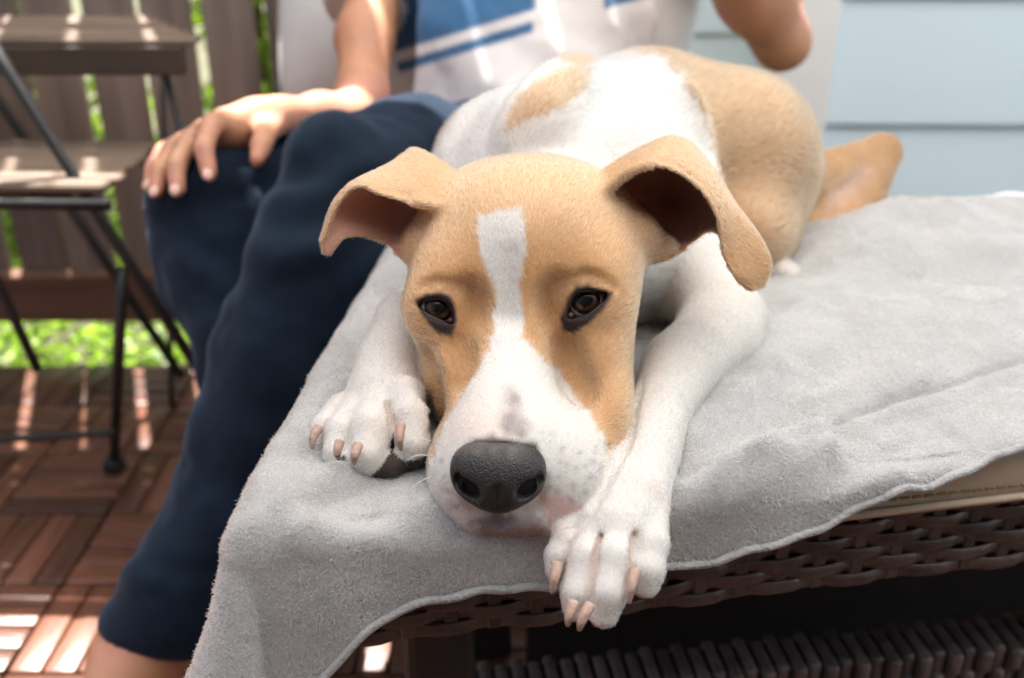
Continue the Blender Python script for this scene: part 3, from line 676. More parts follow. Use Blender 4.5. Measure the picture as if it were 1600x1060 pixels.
# --- fore leg with its paw flat on the blanket (left in the picture)
chain('F', [(690, 480, .665, 60), (632, 500, .625, 42), (612, 560, .598, 50), (600, 625, .576, 60)], .004)
for pts in ([(536, 640, .572, 26), (508, 668, .560, 20), (499, 692, .556, 15)],
            [(560, 640, .564, 28), (532, 672, .550, 23), (525, 706, .543, 20)],
            [(594, 632, .562, 34), (581, 668, .546, 33), (574, 712, .537, 29)],
            [(630, 622, .562, 36), (642, 652, .551, 31), (645, 694, .544, 27)]):
    chain('F', pts, .0024)
CREASE = [((548, 636, .548), (541, 655, .541), (543, 700, .532)), ((517, 660, .555), (507, 685, .550), (510, 712, .546)), ((605, 632, .548), (612, 662, .541), (615, 700, .536)),
          ((897, 820, .490), (880, 865, .487), (877, 910, .486)), ((942, 835, .487), (928, 880, .475), (916, 945, .468)), ((990, 832, .487), (984, 870, .477), (978, 915, .474))]
ell('pad', 575, 722, .552, 78, 26, .018, .004)
ell('pad', 545, 728, .546, 30, 20, .011, .003); ell('pad', 600, 728, .544, 34, 21, .012, .003); ell('pad', 648, 712, .549, 28, 18, .011, .003)
# --- fore leg with the elbow out and the paw over the edge (right)
chain('G', [(1075, 425, .72, 68), (1130, 500, .690, 62), (1120, 530, .672, 62), (1064, 575, .625, 59)], .010)
chain('G', [(1064, 575, .625, 59), (1032, 640, .583, 49), (1014, 710, .546, 46), (988, 780, .518, 55), (962, 830, .503, 62)], .003)
for pts in ([(915, 800, .512, 28), (888, 838, .502, 24), (872, 868, .497, 20), (868, 890, .496, 16)],
            [(938, 815, .502, 32), (916, 870, .486, 27), (903, 925, .480, 26), (900, 950, .4805, 21)],
            [(972, 820, .500, 34), (959, 870, .482, 30), (950, 925, .475, 29), (943, 958, .476, 24)],
            [(1012, 800, .510, 32), (1015, 850, .494, 29), (1011, 890, .487, 27), (1008, 912, .487, 23)]):
    chain('G', pts, .0026)
for c in CREASE:
    for a, b in zip(c[:-1], c[1:]): cone('x', (*a, 3.0), (*b, 4.2), .003, 'sub')
def surfD(x, y, d0=.44, d1=1.1):       # depth of the coat surface behind a place in the picture
    Ds = np.arange(d0, d1, .0007); p = np.stack([P(x, y, D) for D in Ds]); ix = [np.clip(np.searchsorted(a, p[:, i]), 0, len(a) - 1) for i, a in enumerate(FD.ax)]
    h = np.where(FD.F[ix[0], ix[1], ix[2]] < 0)[0]; return float(Ds[h[0]]) if len(h) else None
GROOVES = []
def groove(pts, r, sink=.35, k=.004, n=4, d0=.44, d1=1.1):
    c = catmull(np.array(pts, float), n); q = [(x, y, surfD(x, y, d0, d1)) for x, y in c]; q = [w for w in q if w[2]]
    for i in range(len(q)):
        f = 1 - .6 * abs(2 * i / max(1, len(q) - 1) - 1) ** 2
        if i: GROOVES.append(((q[i - 1][0], q[i - 1][1], q[i - 1][2] - px(r * sink, q[i - 1][2]), r * f), (q[i][0], q[i][1], q[i][2] - px(r * sink, q[i][2]), r * f), k))
def ridge(pts, r, k=.01, n=3, d0=.44, d1=1.1, tag='B'):
    c = catmull(np.array(pts, float), n); q = [(x, y, surfD(x, y, d0, d1)) for x, y in c]; q = [(x, y, D + px(r * .55, D), r) for x, y, D in q if D]
    for a, b in zip(q[:-1], q[1:]): cone(tag, a, b, k)
# brow folds, skin folds, mouth line
groove([(652, 460), (668, 448), (690, 444), (712, 455)], 5, .30, .006); groove([(888, 446), (912, 434), (938, 438), (960, 452)], 5, .30, .006)
groove([(728, 452), (735, 478), (730, 505)], 9, .35, .012); groove([(872, 445), (862, 475), (868, 510)], 9, .35, .012)
groove([(712, 520), (722, 560), (716, 610)], 8, .4, .012); groove([(880, 528), (892, 570), (915, 620)], 8, .4, .012)
groove([(660, 545), (676, 600), (684, 650)], 8, .4, .010); pass
groove([(950, 700), (948, 745), (925, 795), (905, 822)], 4, .35, .005); groove([(690, 765), (712, 800), (745, 818)], 3.5, .3, .004)
groove([(708, 745), (722, 780), (748, 806), (779, 812), (812, 808), (838, 786), (850, 750)], 5, .35, .006)
groove([(1006, 590), (994, 640), (984, 690), (964, 728), (940, 768), (915, 806), (890, 834)], 4.5, .15, .003)
groove([(664, 560), (670, 620), (672, 680), (674, 720)], 4, .15, .003)
# shoulder blade, ribs and flank on the trunk
ridge([(1020, 110), (1062, 170), (1085, 250), (1095, 320)], 24, .02, 3, .70); ridge([(905, 115), (860, 160), (820, 215)], 24, .025, 3, .68); 
groove([(1052, 105), (1098, 165), (1122, 240), (1130, 330)], 18, .7, .022, 4, .70); pass
groove([(1275, 350), (1320, 312), (1350, 275)], 15, .25, .010, 4, .7)
for a, b, k in GROOVES: cone('x', a, b, k, 'sub')
# --- eyes: sockets cut along the lid openings
EYES = [dict(c=(686, 483), D=.5485, loop=[(655, 477), (668, 470), (686, 468), (700, 475), (706, 489), (707, 505), (697, 503), (684, 499), (668, 491)]),
        dict(c=(915, 471), D=.5485, loop=[(947, 461), (935, 457), (918, 455), (903, 459), (894, 472), (889, 496), (902, 494), (918, 491), (935, 479)])]
for e in EYES: e['loop'] = [(e['c'][0] + (x - e['c'][0]) * 1.08, e['c'][1] + (y - e['c'][1]) * 1.10) for x, y in e['loop']]
for e in EYES:
    ell('H', e['c'][0], e['c'][1], .566, 52, 46, .0185, .012)
for e in EYES:
    poly = catmull(e['loop'], 5, True); cc = P(*e['c'], .55)
    def cut(X, Y, Z, poly=poly):
        d = CAMZ - Z; D = Y * CS + d * SN; x = 800 + FPX * X / D + 0 * Y; y = 530 + FPX * (d * CS - Y * SN) / D + 0 * X
        return np.maximum(polysd(poly, np.broadcast_to(x, np.broadcast_shapes(x.shape, D.shape)), np.broadcast_to(y + 0 * x, x.shape)) * .55 / FPX, D - .575).astype(np.float32)
    FD.put(cut, cc - .022, cc + .022, k=.002, mode='sub')
V, Q = FD.mesh(2); print('dog verts', len(V))
NV = vnormals(V, Q)
# --- which region each vertex belongs to
V32 = V.astype(np.float32); tags = ['B', 'L', 'Q', 'H', 'EL', 'ER', 'F', 'pad', 'G']; DT = {t: np.full(len(V), 9., np.float32) for t in tags}
for t, f in PR:
    if t in ('EL', 'ER'):
        S = EL if t == 'EL' else ER; lo, hi = S.reshape(-1, 3).min(0) - .02, S.reshape(-1, 3).max(0) + .02
        sel = np.where(((V > lo) & (V < hi)).all(1))[0]
        if len(sel): DT[t][sel] = np.minimum(DT[t][sel], f(V32[sel, 0], V32[sel, 1], V32[sel, 2]))
    else: DT[t] = np.minimum(DT[t], f(V32[:, 0], V32[:, 1], V32[:, 2]))
TI = np.argmin(np.stack([DT[t] for t in tags], 1), 1); TAG = np.array(tags)[TI]
vx, vy, vD = proj(V)
j1 = vnoise(V, 160, 41) * 5 + vnoise(V, 420, 42) * 4; j2 = vnoise(V, 160, 43) * 5 + vnoise(V, 420, 44) * 4
X_, Y_ = vx + j1, vy + j2
TAN = np.array((.52, .30, .150)); TAN_B = np.array((.40, .235, .125)); WHT = np.array((.62, .59, .555)); GRY = np.array((.30, .27, .26)); PNK = np.array((.62, .33, .30)); BLK = np.array((.012, .010, .011))
def mixc(C, c, w): return C * (1 - w[:, None]) + np.asarray(c)[None] * w[:, None]
def inside(poly, soft=6, x=X_, y=Y_): return sstep(soft, -soft, polysd(poly, x, y))
isH = np.isin(TAG, ['H', 'EL', 'ER']); isB = np.isin(TAG, ['B', 'L', 'Q']); isL = np.isin(TAG, ['F', 'G', 'pad'])
C = np.tile(TAN, (len(V), 1)); tone = 1 + .10 * vnoise(V, 45, 51) + .07 * vnoise(V, 18, 52); C = C * tone[:, None]
# head: lighter crown, deeper tan round the eyes, white blaze and muzzle
C = mixc(C, (.60, .385, .22), isH * sstep(420, 300, vy) * .8)
for ex_, ey_ in ((735, 480), (868, 470)): C = mixc(C, (.47, .255, .115), isH * np.exp(-(((vx - ex_) / 55) ** 2 + ((vy - ey_) / 75) ** 2)) * .75)
blaze = [(744, 337), (780, 330), (818, 322), (821, 400), (814, 470), (818, 525), (845, 556), (893, 604), (928, 655), (950, 705), (985, 745), (985, 900), (640, 900), (660, 735), (684, 690), (708, 640), (744, 590), (766, 540), (776, 480), (764, 428), (747, 390)]
C = mixc(C, WHT, (TAG == 'H') * inside(blaze, 5))
C = mixc(C, (.70, .56, .50), (TAG == 'H') * inside([(690, 690), (720, 630), (770, 610), (800, 640), (800, 690), (740, 700)], 22) * .55)
for q in (((800, 622), 15, 18), ((797, 652), 16, 15), ((812, 672), 16, 16), ((790, 668), 10, 12)):
    C = mixc(C, (.27, .23, .22), (TAG == 'H') * np.exp(-(((X_ - q[0][0]) / q[1]) ** 2 + ((Y_ - q[0][1]) / q[2]) ** 2)) * .9)
spk = sstep(.35, .75, vnoise(V, 330, 61)); C = mixc(C, (.42, .36, .34), (TAG == 'H') * spk * sstep(640, 720, vy) * sstep(820, 870, vx) * .6)
C = mixc(C, (.17, .15, .15), (TAG == 'H') * inside([(712, 716), (735, 688), (770, 682), (800, 690), (838, 690), (852, 720), (800, 735), (740, 735)], 9) * .85)
C = mixc(C, PNK, (TAG == 'H') * inside([(845, 772), (880, 775), (912, 790), (900, 822), (860, 824), (850, 800)], 9) * .6)
C = mixc(C, (.16, .10, .10), (TAG == 'H') * inside([(735, 815), (770, 806), (800, 803), (846, 814), (852, 845), (750, 845)], 9) * .8)
for i, (wx, wy) in enumerate([(880, 700), (905, 708), (926, 722), (875, 722), (900, 732), (922, 746), (872, 746), (896, 758), (915, 770), (870, 770), (892, 782), (690, 720), (695, 745), (704, 768), (716, 790)]):
    C = mixc(C, (.16, .13, .13), (TAG == 'H') * np.exp(-(((vx - wx) / (3 + i % 3)) ** 2 + ((vy - wy) / (3 + (i * 7) % 3)) ** 2)) * .5)
for bp_ in ([(656, 456), (676, 447), (700, 450), (712, 462), (700, 456), (676, 453)], [(885, 452), (902, 440), (930, 441), (952, 452), (930, 447), (903, 448)]): C = mixc(C, (.10, .055, .03), (TAG == 'H') * inside(bp_, 4) * .55)
NOSEP = [(703, 722), (740, 684), (790, 682), (840, 692), (852, 725), (838, 772), (810, 798), (780, 808), (745, 798), (718, 770)]
C = mixc(C, BLK, (TAG == 'H') * (vD < .53) * sstep(0, -10, polysd(NOSEP, vx, vy)))
lids = [[(649, 470), (665, 460), (688, 456), (704, 462), (713, 485), (712, 512), (706, 528), (690, 524), (672, 508), (657, 490)],
        [(958, 456), (940, 452), (920, 445), (900, 448), (886, 468), (875, 500), (880, 519), (898, 520), (920, 508), (942, 486)]]
LID = np.zeros(len(V))
for p in lids: LID = np.maximum(LID, (TAG == 'H') * inside(p, 4.5, vx + j1 * .4, vy + j2 * .4))
C = mixc(C, (.035, .026, .026), LID)
# ears: pink inside, darker deep down
for t, S in (('EL', EL), ('ER', ER)):
    du = np.gradient(S, axis=0); dv = np.gradient(S, axis=1); Sn = np.cross(du, dv).reshape(-1, 3); Sp = S.reshape(-1, 3)
    sel = np.where(TAG == t)[0]; inn = np.zeros(len(sel))
    nb = S.shape[1]; bpar = np.zeros(len(sel))
    for i in range(0, len(sel), 4000):
        ch = V[sel[i:i + 4000]]; d2 = ((ch[:, None] - Sp[None]) ** 2).sum(2); jn = d2.argmin(1)
        inn[i:i + 4000] = ((ch - Sp[jn]) * Sn[jn]).sum(1) / (np.linalg.norm(Sn[jn], axis=1) + 1e-9); bpar[i:i + 4000] = (jn % nb) / (nb - 1)
    if t == 'EL': ear_sign_l = inn
    e = P(640, 345, .60) if t == 'EL' else P(1045, 330, .60)
    # the hollow side faces the middle of the cup
    sgn = np.sign(np.median(((e - Sp[len(Sp) // 3]) * Sn[len(Sp) // 3]).sum())); w = np.zeros(len(V)); w[sel] = sstep(.0, .0016, inn * sgn) * sstep(.02, .2, bpar) 
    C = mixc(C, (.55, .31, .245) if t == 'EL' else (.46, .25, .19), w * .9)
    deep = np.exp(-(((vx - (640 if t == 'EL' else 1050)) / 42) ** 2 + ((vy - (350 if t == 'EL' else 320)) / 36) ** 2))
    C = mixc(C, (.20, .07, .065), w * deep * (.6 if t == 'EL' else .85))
    if t == 'EL': WE = w
    else: WE = np.maximum(WE, w)
# trunk markings
tanB = np.ones(len(V)) * isB
whitearea = [(560, 470), (660, 300), (680, 220), (735, 145), (800, 108), (866, 86), (985, 82), (1035, 92), (1072, 130), (1102, 190), (1118, 262), (1132, 340), (1150, 520), (900, 640), (600, 600)]
CB = np.tile(TAN_B, (len(V), 1)) * tone[:, None]
CB = mixc(CB, WHT, inside(whitearea, 7))
CB = mixc(CB, (.50, .32, .19), inside([(786, 208), (796, 168), (832, 128), (880, 106), (926, 104), (914, 142), (880, 166), (828, 188)], 6))
CB = mixc(CB, (.50, .30, .17), inside([(866, 92), (868, 70), (940, 70), (930, 98), (900, 106)], 5))
CB = mixc(CB, (.55, .40, .34), (TAG == 'L') * inside([(1298, 300), (1345, 258), (1362, 262), (1338, 300), (1296, 330)], 16) * .7)
CB = mixc(CB, (.55, .50, .46), (TAG == 'Q') * 1.)
C = np.where(isB[:, None], CB, C)
CL = np.tile(WHT, (len(V), 1)); CL = mixc(CL, (.68, .56, .50), sstep(.1, .8, vnoise(V, 70, 71)) * .35)
CL = mixc(CL, (.045, .035, .032), (TAG == 'pad') * 1. * sstep(.0005, -.0005, DT['pad'] - np.minimum(DT['F'], .01)))
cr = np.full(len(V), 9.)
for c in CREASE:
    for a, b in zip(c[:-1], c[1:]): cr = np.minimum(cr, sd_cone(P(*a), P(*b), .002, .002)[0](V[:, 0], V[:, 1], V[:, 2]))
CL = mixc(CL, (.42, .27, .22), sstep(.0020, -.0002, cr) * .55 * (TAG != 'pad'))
C = np.where(isL[:, None], CL, C)
# creases between toes carry a darker pinkish skin tint
C = np.clip(C, .008, .85)
me = np_mesh(V, Q, 'dog_body'); set_col(me, C); M_skin = attr_mat('fur_skin', .8, .25, 500, spec=.2)
body = link('body', me, M_skin, dog, smooth=True)
# --- eyes
def eye_mat():
    m, nt, b = new_mat('dog_eye'); L = nt.links; tc = N(nt, 'ShaderNodeTexCoord'); sp = N(nt, 'ShaderNodeSeparateXYZ'); L.new(tc.outputs['Object'], sp.inputs[0])
    a = N(nt, 'ShaderNodeCombineXYZ'); L.new(sp.outputs[0], a.inputs[0]); L.new(sp.outputs[1], a.inputs[1]); ln = N(nt, 'ShaderNodeVectorMath', operation='LENGTH'); L.new(a.outputs[0], ln.inputs[0])
    dv = N(nt, 'ShaderNodeMath', operation='DIVIDE'); L.new(ln.outputs['Value'], dv.inputs[0]); dv.inputs[1].default_value = .0125
    no = N(nt, 'ShaderNodeTexNoise'); no.inputs['Scale'].default_value = 900; L.new(tc.outputs['Object'], no.inputs['Vector'])
    ad = N(nt, 'ShaderNodeMath', operation='MULTIPLY_ADD'); L.new(no.outputs[0], ad.inputs[0]); ad.inputs[1].default_value = .06; L.new(dv.outputs[0], ad.inputs[2])
    r = ramp(nt, ad.outputs[0], [(.31, (.002, .002, .002)), (.35, (.030, .014, .006)), (.45, (.070, .031, .011)), (.55, (.036, .016, .006)), (.61, (.012, .008, .006)), (.66, (.015, .010, .010)), (.72, (.52, .44, .42))])
    L.new(r.outputs[0], b.inputs['Base Color']); b.inputs['Roughness'].default_value = .25; b.inputs['Coat Weight'].default_value = 1; b.inputs['Coat Roughness'].default_value = .02; b.inputs['Coat IOR'].default_value = 1.34; b.inputs['Specular IOR Level'].default_value = .05
    return m
M_eye = eye_mat(); M_lid = noise_mat('lid_rim', [(.3, (.020, .014, .014)), (.7, (.035, .024, .024))], 200, .3, .2); M_caruncle = noise_mat('eye_corner_pink', [(.3, (.12, .045, .045)), (.7, (.20, .08, .075))], 300, .4, 0)
for e, gx in zip(EYES, (0, 0)):
    R = .0125; cD = e['D'] + R + .0005; cc = P(*e['c'], cD); bm = bmesh.new(); bmesh.ops.create_uvsphere(bm, u_segments=40, v_segments=28, radius=R)
    for v in bm.verts:                                          # cornea bulge
        rr = math.hypot(v.co.x, v.co.y)
        if v.co.z > 0 and rr < .0085: v.co.z += .0009 * (1 - (rr / .0085) ** 2)
    o = link('eye', bm_mesh(bm), M_eye, dog, smooth=True); o.location = cc; g_ = Vector((0, 0, CAMZ + .05)) - Vector(cc); o.rotation_euler = g_.to_track_quat('Z', 'Y').to_euler()
    lp = catmull(e['loop'], 6, True); pts = []
    for x, y in lp:
        d = P(x, y, 1.); oc = -cc; A_ = d @ d; B_ = 2 * d @ oc; C_ = oc @ oc - (R + .0007) ** 2; disc = B_ * B_ - 4 * A_ * C_
        pts.append((x, y, (-B_ - math.sqrt(disc)) / (2 * A_) if disc > 0 else cD - .004))
    cam0 = np.array((0, 0, CAMZ)); W_ = []
    for x, y in lp:
        d = P(x, y, 1.) - cam0; oc = cam0 - cc; A_ = d @ d; B_ = 2 * d @ oc; C_ = oc @ oc - (R + .0006) ** 2; disc = B_ * B_ - 4 * A_ * C_
        D_ = (-B_ - math.sqrt(disc)) / (2 * A_) if disc > 0 else cD - .003
        W_.append(P(x, y, min(D_, cD - .003)))
    W_ = np.array(W_); W_ = np.vstack([W_, W_[:2]])
    link('eyelid', tube(W_, .00125, 8, False), M_lid, o, smooth=True)
    ic = e['loop'][5]; ic = (ic[0] + (-5 if ic[0] < 800 else 5), ic[1] - 6); q = P(ic[0], ic[1], e['D'] + .0035)
    bm = bmesh.new(); bmesh.ops.create_uvsphere(bm, u_segments=14, v_segments=10, radius=.0016); bmesh.ops.translate(bm, vec=q, verts=bm.verts); link('eye_corner', bm_mesh(bm), M_caruncle, o, smooth=True)
# --- nose leather
c_ = P(778, 742, .486); FN = Field(*[np.arange(c_[i] - .036, c_[i] + .036, .0007) for i in range(3)])
def nell(x, y, D, rx, ry, rz, k, mode='add', r=0, pit=0): FN.put(*sd_ell(P(x, y, D), (px(rx, D), px(ry, D), rz), roll(r, 0, pit)), k=k, mode=mode)
nell(778, 722, .4955, 68, 38, .015, .004, pit=0); nell(745, 742, .490, 40, 42, .012, .008, r=-15); nell(814, 742, .490, 38, 42, .012, .008, r=15); nell(779, 768, .490, 40, 34, .010, .008); nell(779, 745, .4865, 34, 40, .0095, .008)
nell(732, 766, .480, 20, 13, .010, .003, 'sub', -35); nell(825, 766, .480, 20, 13, .010, .003, 'sub', 35); nell(716, 752, .482, 8, 12, .006, .003, 'sub', 10); nell(843, 752, .482, 8, 12, .006, .003, 'sub', -10)
FN.put(*sd_cone(P(779, 765, .4765), P(779, 806, .480), .0012, .0012), k=.003, mode='sub')
nV, nQ = FN.mesh(2); M_nose = noise_mat('nose_leather', [(.3, (.004, .0036, .004)), (.7, (.011, .0095, .0095))], 260, .36, .7, 900, bdist=.0010)
nme = np_mesh(nV, nQ); nx_, ny_, _n = proj(nV); g_ = sstep(728, 692, ny_ + 10 * vnoise(nV, 260, 62)) * (.65 + .35 * vnoise(nV, 500, 63)) * sstep(850, 800, nx_)
nC = mixc(np.tile(np.array((.010, .0085, .0085)), (len(nV), 1)), (.11, .095, .09), np.clip(g_, 0, 1)); set_col(nme, nC)
M_nose = attr_mat('nose_leather', .42, .8, 1000, spec=.5); nose = link('nose', nme, M_nose, dog, smooth=True)
# --- claws
M_claw = noise_mat('pink_claw', [(.3, (.36, .22, .17)), (.7, (.52, .38, .30))], 160, .45, .4)
def claw(pts, r):
    w = np.array([P(*q) for q in pts]); w[2] = w[1] + (w[2] - w[1]) * .72; w = catmull(w, 6); t = np.linspace(0, 1, len(w)); link('claw', tube(w, r * .82 * (1 - .62 * t ** 2.0), 10), M_claw, dog, smooth=True)
for q in ([(498, 668, .545), (489, 685, .541), (488, 708, .543)], [(531, 690, .530), (527, 706, .527), (529, 722, .529)], [(560, 695, .525), (554, 712, .521), (553, 731, .524)], [(626, 665, .529), (624, 686, .524), (628, 710, .528)]): claw(q, .0034)
for q in ([(871, 880, .480), (866, 905, .476), (861, 935, .478)], [(897, 940, .463), (890, 962, .460), (886, 984, .462)], [(922, 945, .459), (910, 968, .455), (903, 991, .457)], [(993, 890, .472), (986, 918, .467), (981, 952, .469)]): claw(q, .0034)
# --- whiskers
M_whisk = hair_mat('whisker_hair', .3, .3); wk = []
for a, b, c in (((674, 690, .508), (650, 684, .495), (630, 692, .492)), ((672, 712, .506), (650, 712, .492), (632, 722, .488)), ((674, 745, .503), (658, 752, .492), (643, 762, .488)), ((670, 730, .505), (668, 715, .494), (674, 700, .488)),
                ((930, 740, .500), (945, 728, .496), (965, 735, .494)), ((935, 760, .500), (950, 765, .495), (968, 772, .493))):
    link('whisker', tube(catmull([P(*a), P(*b), P(*c)], 6), np.linspace(.00028, .0001, 13), 5), noise_mat('whisker_white', [(.3, (.7, .68, .65)), (.7, (.8, .78, .75))], 10, .4, 0) if not wk else wk[0], dog, smooth=True)
    wk = wk or [bpy.data.materials['whisker_white']]
# --- coat of short hair
area = .5 * (np.linalg.norm(np.cross(V[Q[:, 1]] - V[Q[:, 0]], V[Q[:, 2]] - V[Q[:, 0]]), axis=1) + np.linalg.norm(np.cross(V[Q[:, 2]] - V[Q[:, 0]], V[Q[:, 3]] - V[Q[:, 0]]), axis=1))
nosep = P(780, 735, .487); dens = np.ones(len(V)); dens *= (1 - LID * .93); dens *= 1 - WE * .8; dens *= np.where(TAG == 'pad', .05, 1)
dn = np.linalg.norm(V - nosep, axis=1); nd = polysd([(703, 722), (740, 684), (790, 682), (840, 692), (852, 725), (838, 772), (810, 798), (780, 808), (745, 798), (718, 770)], vx, vy); dens *= np.where((TAG == 'H') & (nd < np.where(vy < 712, -9, 1)) & (vD < .515), 0, 1)
for e in EYES: dens *= np.where((TAG == 'H') & (polysd(catmull(e['loop'], 5, True), vx, vy) < 3), 0, 1)
dens *= np.clip(.60 / vD, .3, 1) ** 2 * np.clip((NV[:, 2] + .75) * 3, 0.05, 1)
LEN = np.full(len(V), .0040); LEN[isB] = .0060; LEN[isL] = np.where(((vy > 640) & (TAG == 'F')) | ((vy > 800) & (TAG == 'G')), .0022, .0034)[isL]
LEN = np.where(TAG == 'H', .0016 + .0017 * sstep(.02, .10, dn), LEN); LEN = np.where(np.isin(TAG, ['EL', 'ER']), .0026, LEN); LEN *= 1 - .5 * LID
up_ = np.array((0, 0, 1.)); FL = np.zeros_like(V)
hd = V - nosep; FL[isH] = (hd / (np.linalg.norm(hd, axis=1)[:, None]))[isH] + np.array((0, .15, .0))
wob = np.stack([vnoise(V, 30, 81), vnoise(V, 30, 82), vnoise(V, 30, 83)], 1) * .35
FL[isB] = np.array((.35, .9, -.25)); FL[TAG == 'L'] = P(1225, 405, .93) - P(1370, 246, 1.0)
FL[np.isin(TAG, ['F'])] = (P(580, 730, .545) - P(625, 500, .62)); g1 = (P(1012, 710, .546) - P(1120, 520, .68)); g2 = P(945, 960, .476) - P(1005, 720, .546)
g1 /= np.linalg.norm(g1); g2 /= np.linalg.norm(g2); wG = sstep(600, 740, vy)[:, None]; FL = np.where((TAG == 'G')[:, None], g1 * (1 - wG) + g2 * wG, FL)
sel = TAG == 'EL'; FL[sel] = P(506, 390, .585) - P(690, 310, .60); sel = TAG == 'ER'; FL[sel] = P(1185, 450, .585) - P(1000, 290, .60)
for _ in range(6): FL = lap(FL, Q, .6)
FL = FL / (np.linalg.norm(FL, axis=1)[:, None] + 1e-9) + wob
FL -= NV * (FL * NV).sum(1)[:, None]; FL /= np.linalg.norm(FL, axis=1)[:, None] + 1e-9
fw = area * dens[Q].mean(1); NH = 430000; fi = rng.choice(len(Q), NH, p=fw / fw.sum()); uu, vv = rng.random((2, NH, 1)); q = Q[fi]
w4 = [(1 - uu) * (1 - vv), uu * (1 - vv), uu * vv, (1 - uu) * vv]
def bl(A): return sum(A[q[:, i]] * (w4[i] if A.ndim == 2 else w4[i][:, 0]) for i in range(4))
root, n_, fl_, c_h, l_ = bl(V), bl(NV), bl(FL), bl(C), bl(LEN)
n_ /= np.linalg.norm(n_, axis=1)[:, None]; l_ = (l_ * rng.uniform(.65, 1.2, NH))[:, None]
lift = rng.uniform(.10, .28, (NH, 1)); jit = rng.normal(size=(NH, 3)) * .11
d0 = fl_ + n_ * lift * 1.5 + jit; d0 /= np.linalg.norm(d0, axis=1)[:, None]; d1 = fl_ + n_ * lift * .45 + jit * 1.3; d1 /= np.linalg.norm(d1, axis=1)[:, None]
hp = np.stack([root - n_ * .0003, root + d0 * l_ * .5, root + d0 * l_ * .5 + d1 * l_ * .5], 1)
c_h = np.clip(c_h * (1 + .12 * rng.normal(size=(NH, 1))) * np.array((1.06, 1.06, 1.06)), .01, .88)
thick = np.where(bl(isB.astype(float)) > .5, 1.5, 1.)[:, None]
hair_obj('coat', hp, thick * np.array((.00010, .00009, .00003)), c_h, hair_mat('dog_hair', .32, .45), dog, kind='stuff')

# ================================================================== seated person
person = empty('person', tuple(P(800, 330, 1.2)), label='seated person in dark jeans and a white and blue striped T-shirt, hand on knee', cat='person')
def pfield(lo, hi, st): return Field(*[np.arange(a, b, st) for a, b in zip(lo, hi)])
def fcone(Fd, a, b, k=.02):
    Fd.put(*sd_cone(P(*a[:3]), P(*b[:3]), px(a[3], a[2]), px(b[3], b[2])), k=k)
def fchain(Fd, pts, k=.02):
    for a, b in zip(pts[:-1], pts[1:]): fcone(Fd, a, b, k)
SHIN1 = [(528, 275, .935, 92), (503, 400, .930, 112), (445, 540, .930, 106), (392, 680, .925, 90), (345, 800, .918, 78), (292, 900, .912, 84), (262, 962, .905, 84)]
SHIN2 = [(320, 330, 1.03, 90), (345, 420, 1.03, 96), (400, 540, 1.02, 92), (425, 700, 1.0, 78), (440, 900, .985, 70), (425, 1010, .97, 74)]
# jeans
J = pfield((-.52, .60, .03), (.28, 1.42, .72), .0045)
fchain(J, [(800, 300, 1.24, 130), (640, 270, 1.05, 108), (535, 272, .94, 92)], .03); fchain(J, SHIN1, .015)
fchain(J, [(760, 300, 1.28, 130), (500, 300, 1.14, 100), (330, 322, 1.04, 88)], .03); fchain(J, SHIN2, .015)
fcone(J, (255, 955, .905, 86), (215, 985, .900, 60), .02)
J.put(*sd_cone(P(800, 330, 1.22), P(860, 330, 1.26), .13, .13), k=.03)
# open the trouser legs at the hems
def plane_cut(Fd, p, n, lo, hi, k=.003):
    Fd.put(lambda X, Y, Z: ((X - p[0]) * n[0] + (Y - p[1]) * n[1] + (Z - p[2]) * n[2]) * -1., lo, hi, k=k, mode='sub')
h1 = P(240, 1000, .90); ax1 = P(258, 962, .905) - P(335, 800, .918); ax1 = ax1 / np.linalg.norm(ax1) * .75 + np.array((-.10, -.05, -.65)); ax1 /= np.linalg.norm(ax1)
plane_cut(J, h1, ax1, h1 - .14, h1 + .14)
h2 = P(425, 1040, .97); plane_cut(J, h2, np.array((0, 0, -1.)), h2 - np.array((.10, .10, .16)), h2 + np.array((.12, .12, .02)))
f_ = sd_cone(P(300, 880, .912), P(225, 1030, .902), .030, .034); J.put(*f_, k=.002, mode='sub')
jV, jQ = J.mesh(3); jN = vnormals(jV, jQ)
kx, ky, kD = proj(jV)
w1 = .006 * vnoise(jV * np.array((1, 1, .55)), 22, 91) + .002 * vnoise(jV, 55, 92)
rid = .006 * np.sin((kx * .35 + ky * .9) / 13 + 2 * vnoise(jV, 12, 93)) * np.exp(-(((kx - 520) / 130) ** 2 + ((ky - 330) / 90) ** 2)) + .004 * np.sin((ky - kx * .5) / 14 + 2.5 * vnoise(jV, 10, 94)) * (.3 * np.exp(-((ky - 900) / 50) ** 2) + .6 * np.exp(-(((kx - 330) / 90) ** 2 + ((ky - 430) / 90) ** 2))); jV = jV + jN * ((w1 + rid) * sstep(985, 900, ky))[:, None]
M_denim = noise_mat('dark_denim', [(.3, (.0045, .0095, .019)), (.7, (.009, .018, .034))], 14, .85, .6, 700, bdist=.0012, sheen=.22, spec=.12)
M_denim.node_tree.nodes['Principled BSDF'].inputs['Sheen Tint'].default_value = (.45, .62, .9, 1)
jeans = link('jeans', np_mesh(jV, jQ), M_denim, person, smooth=True)
hc = []
for q in np.linspace(0, 2 * np.pi, 40): pass
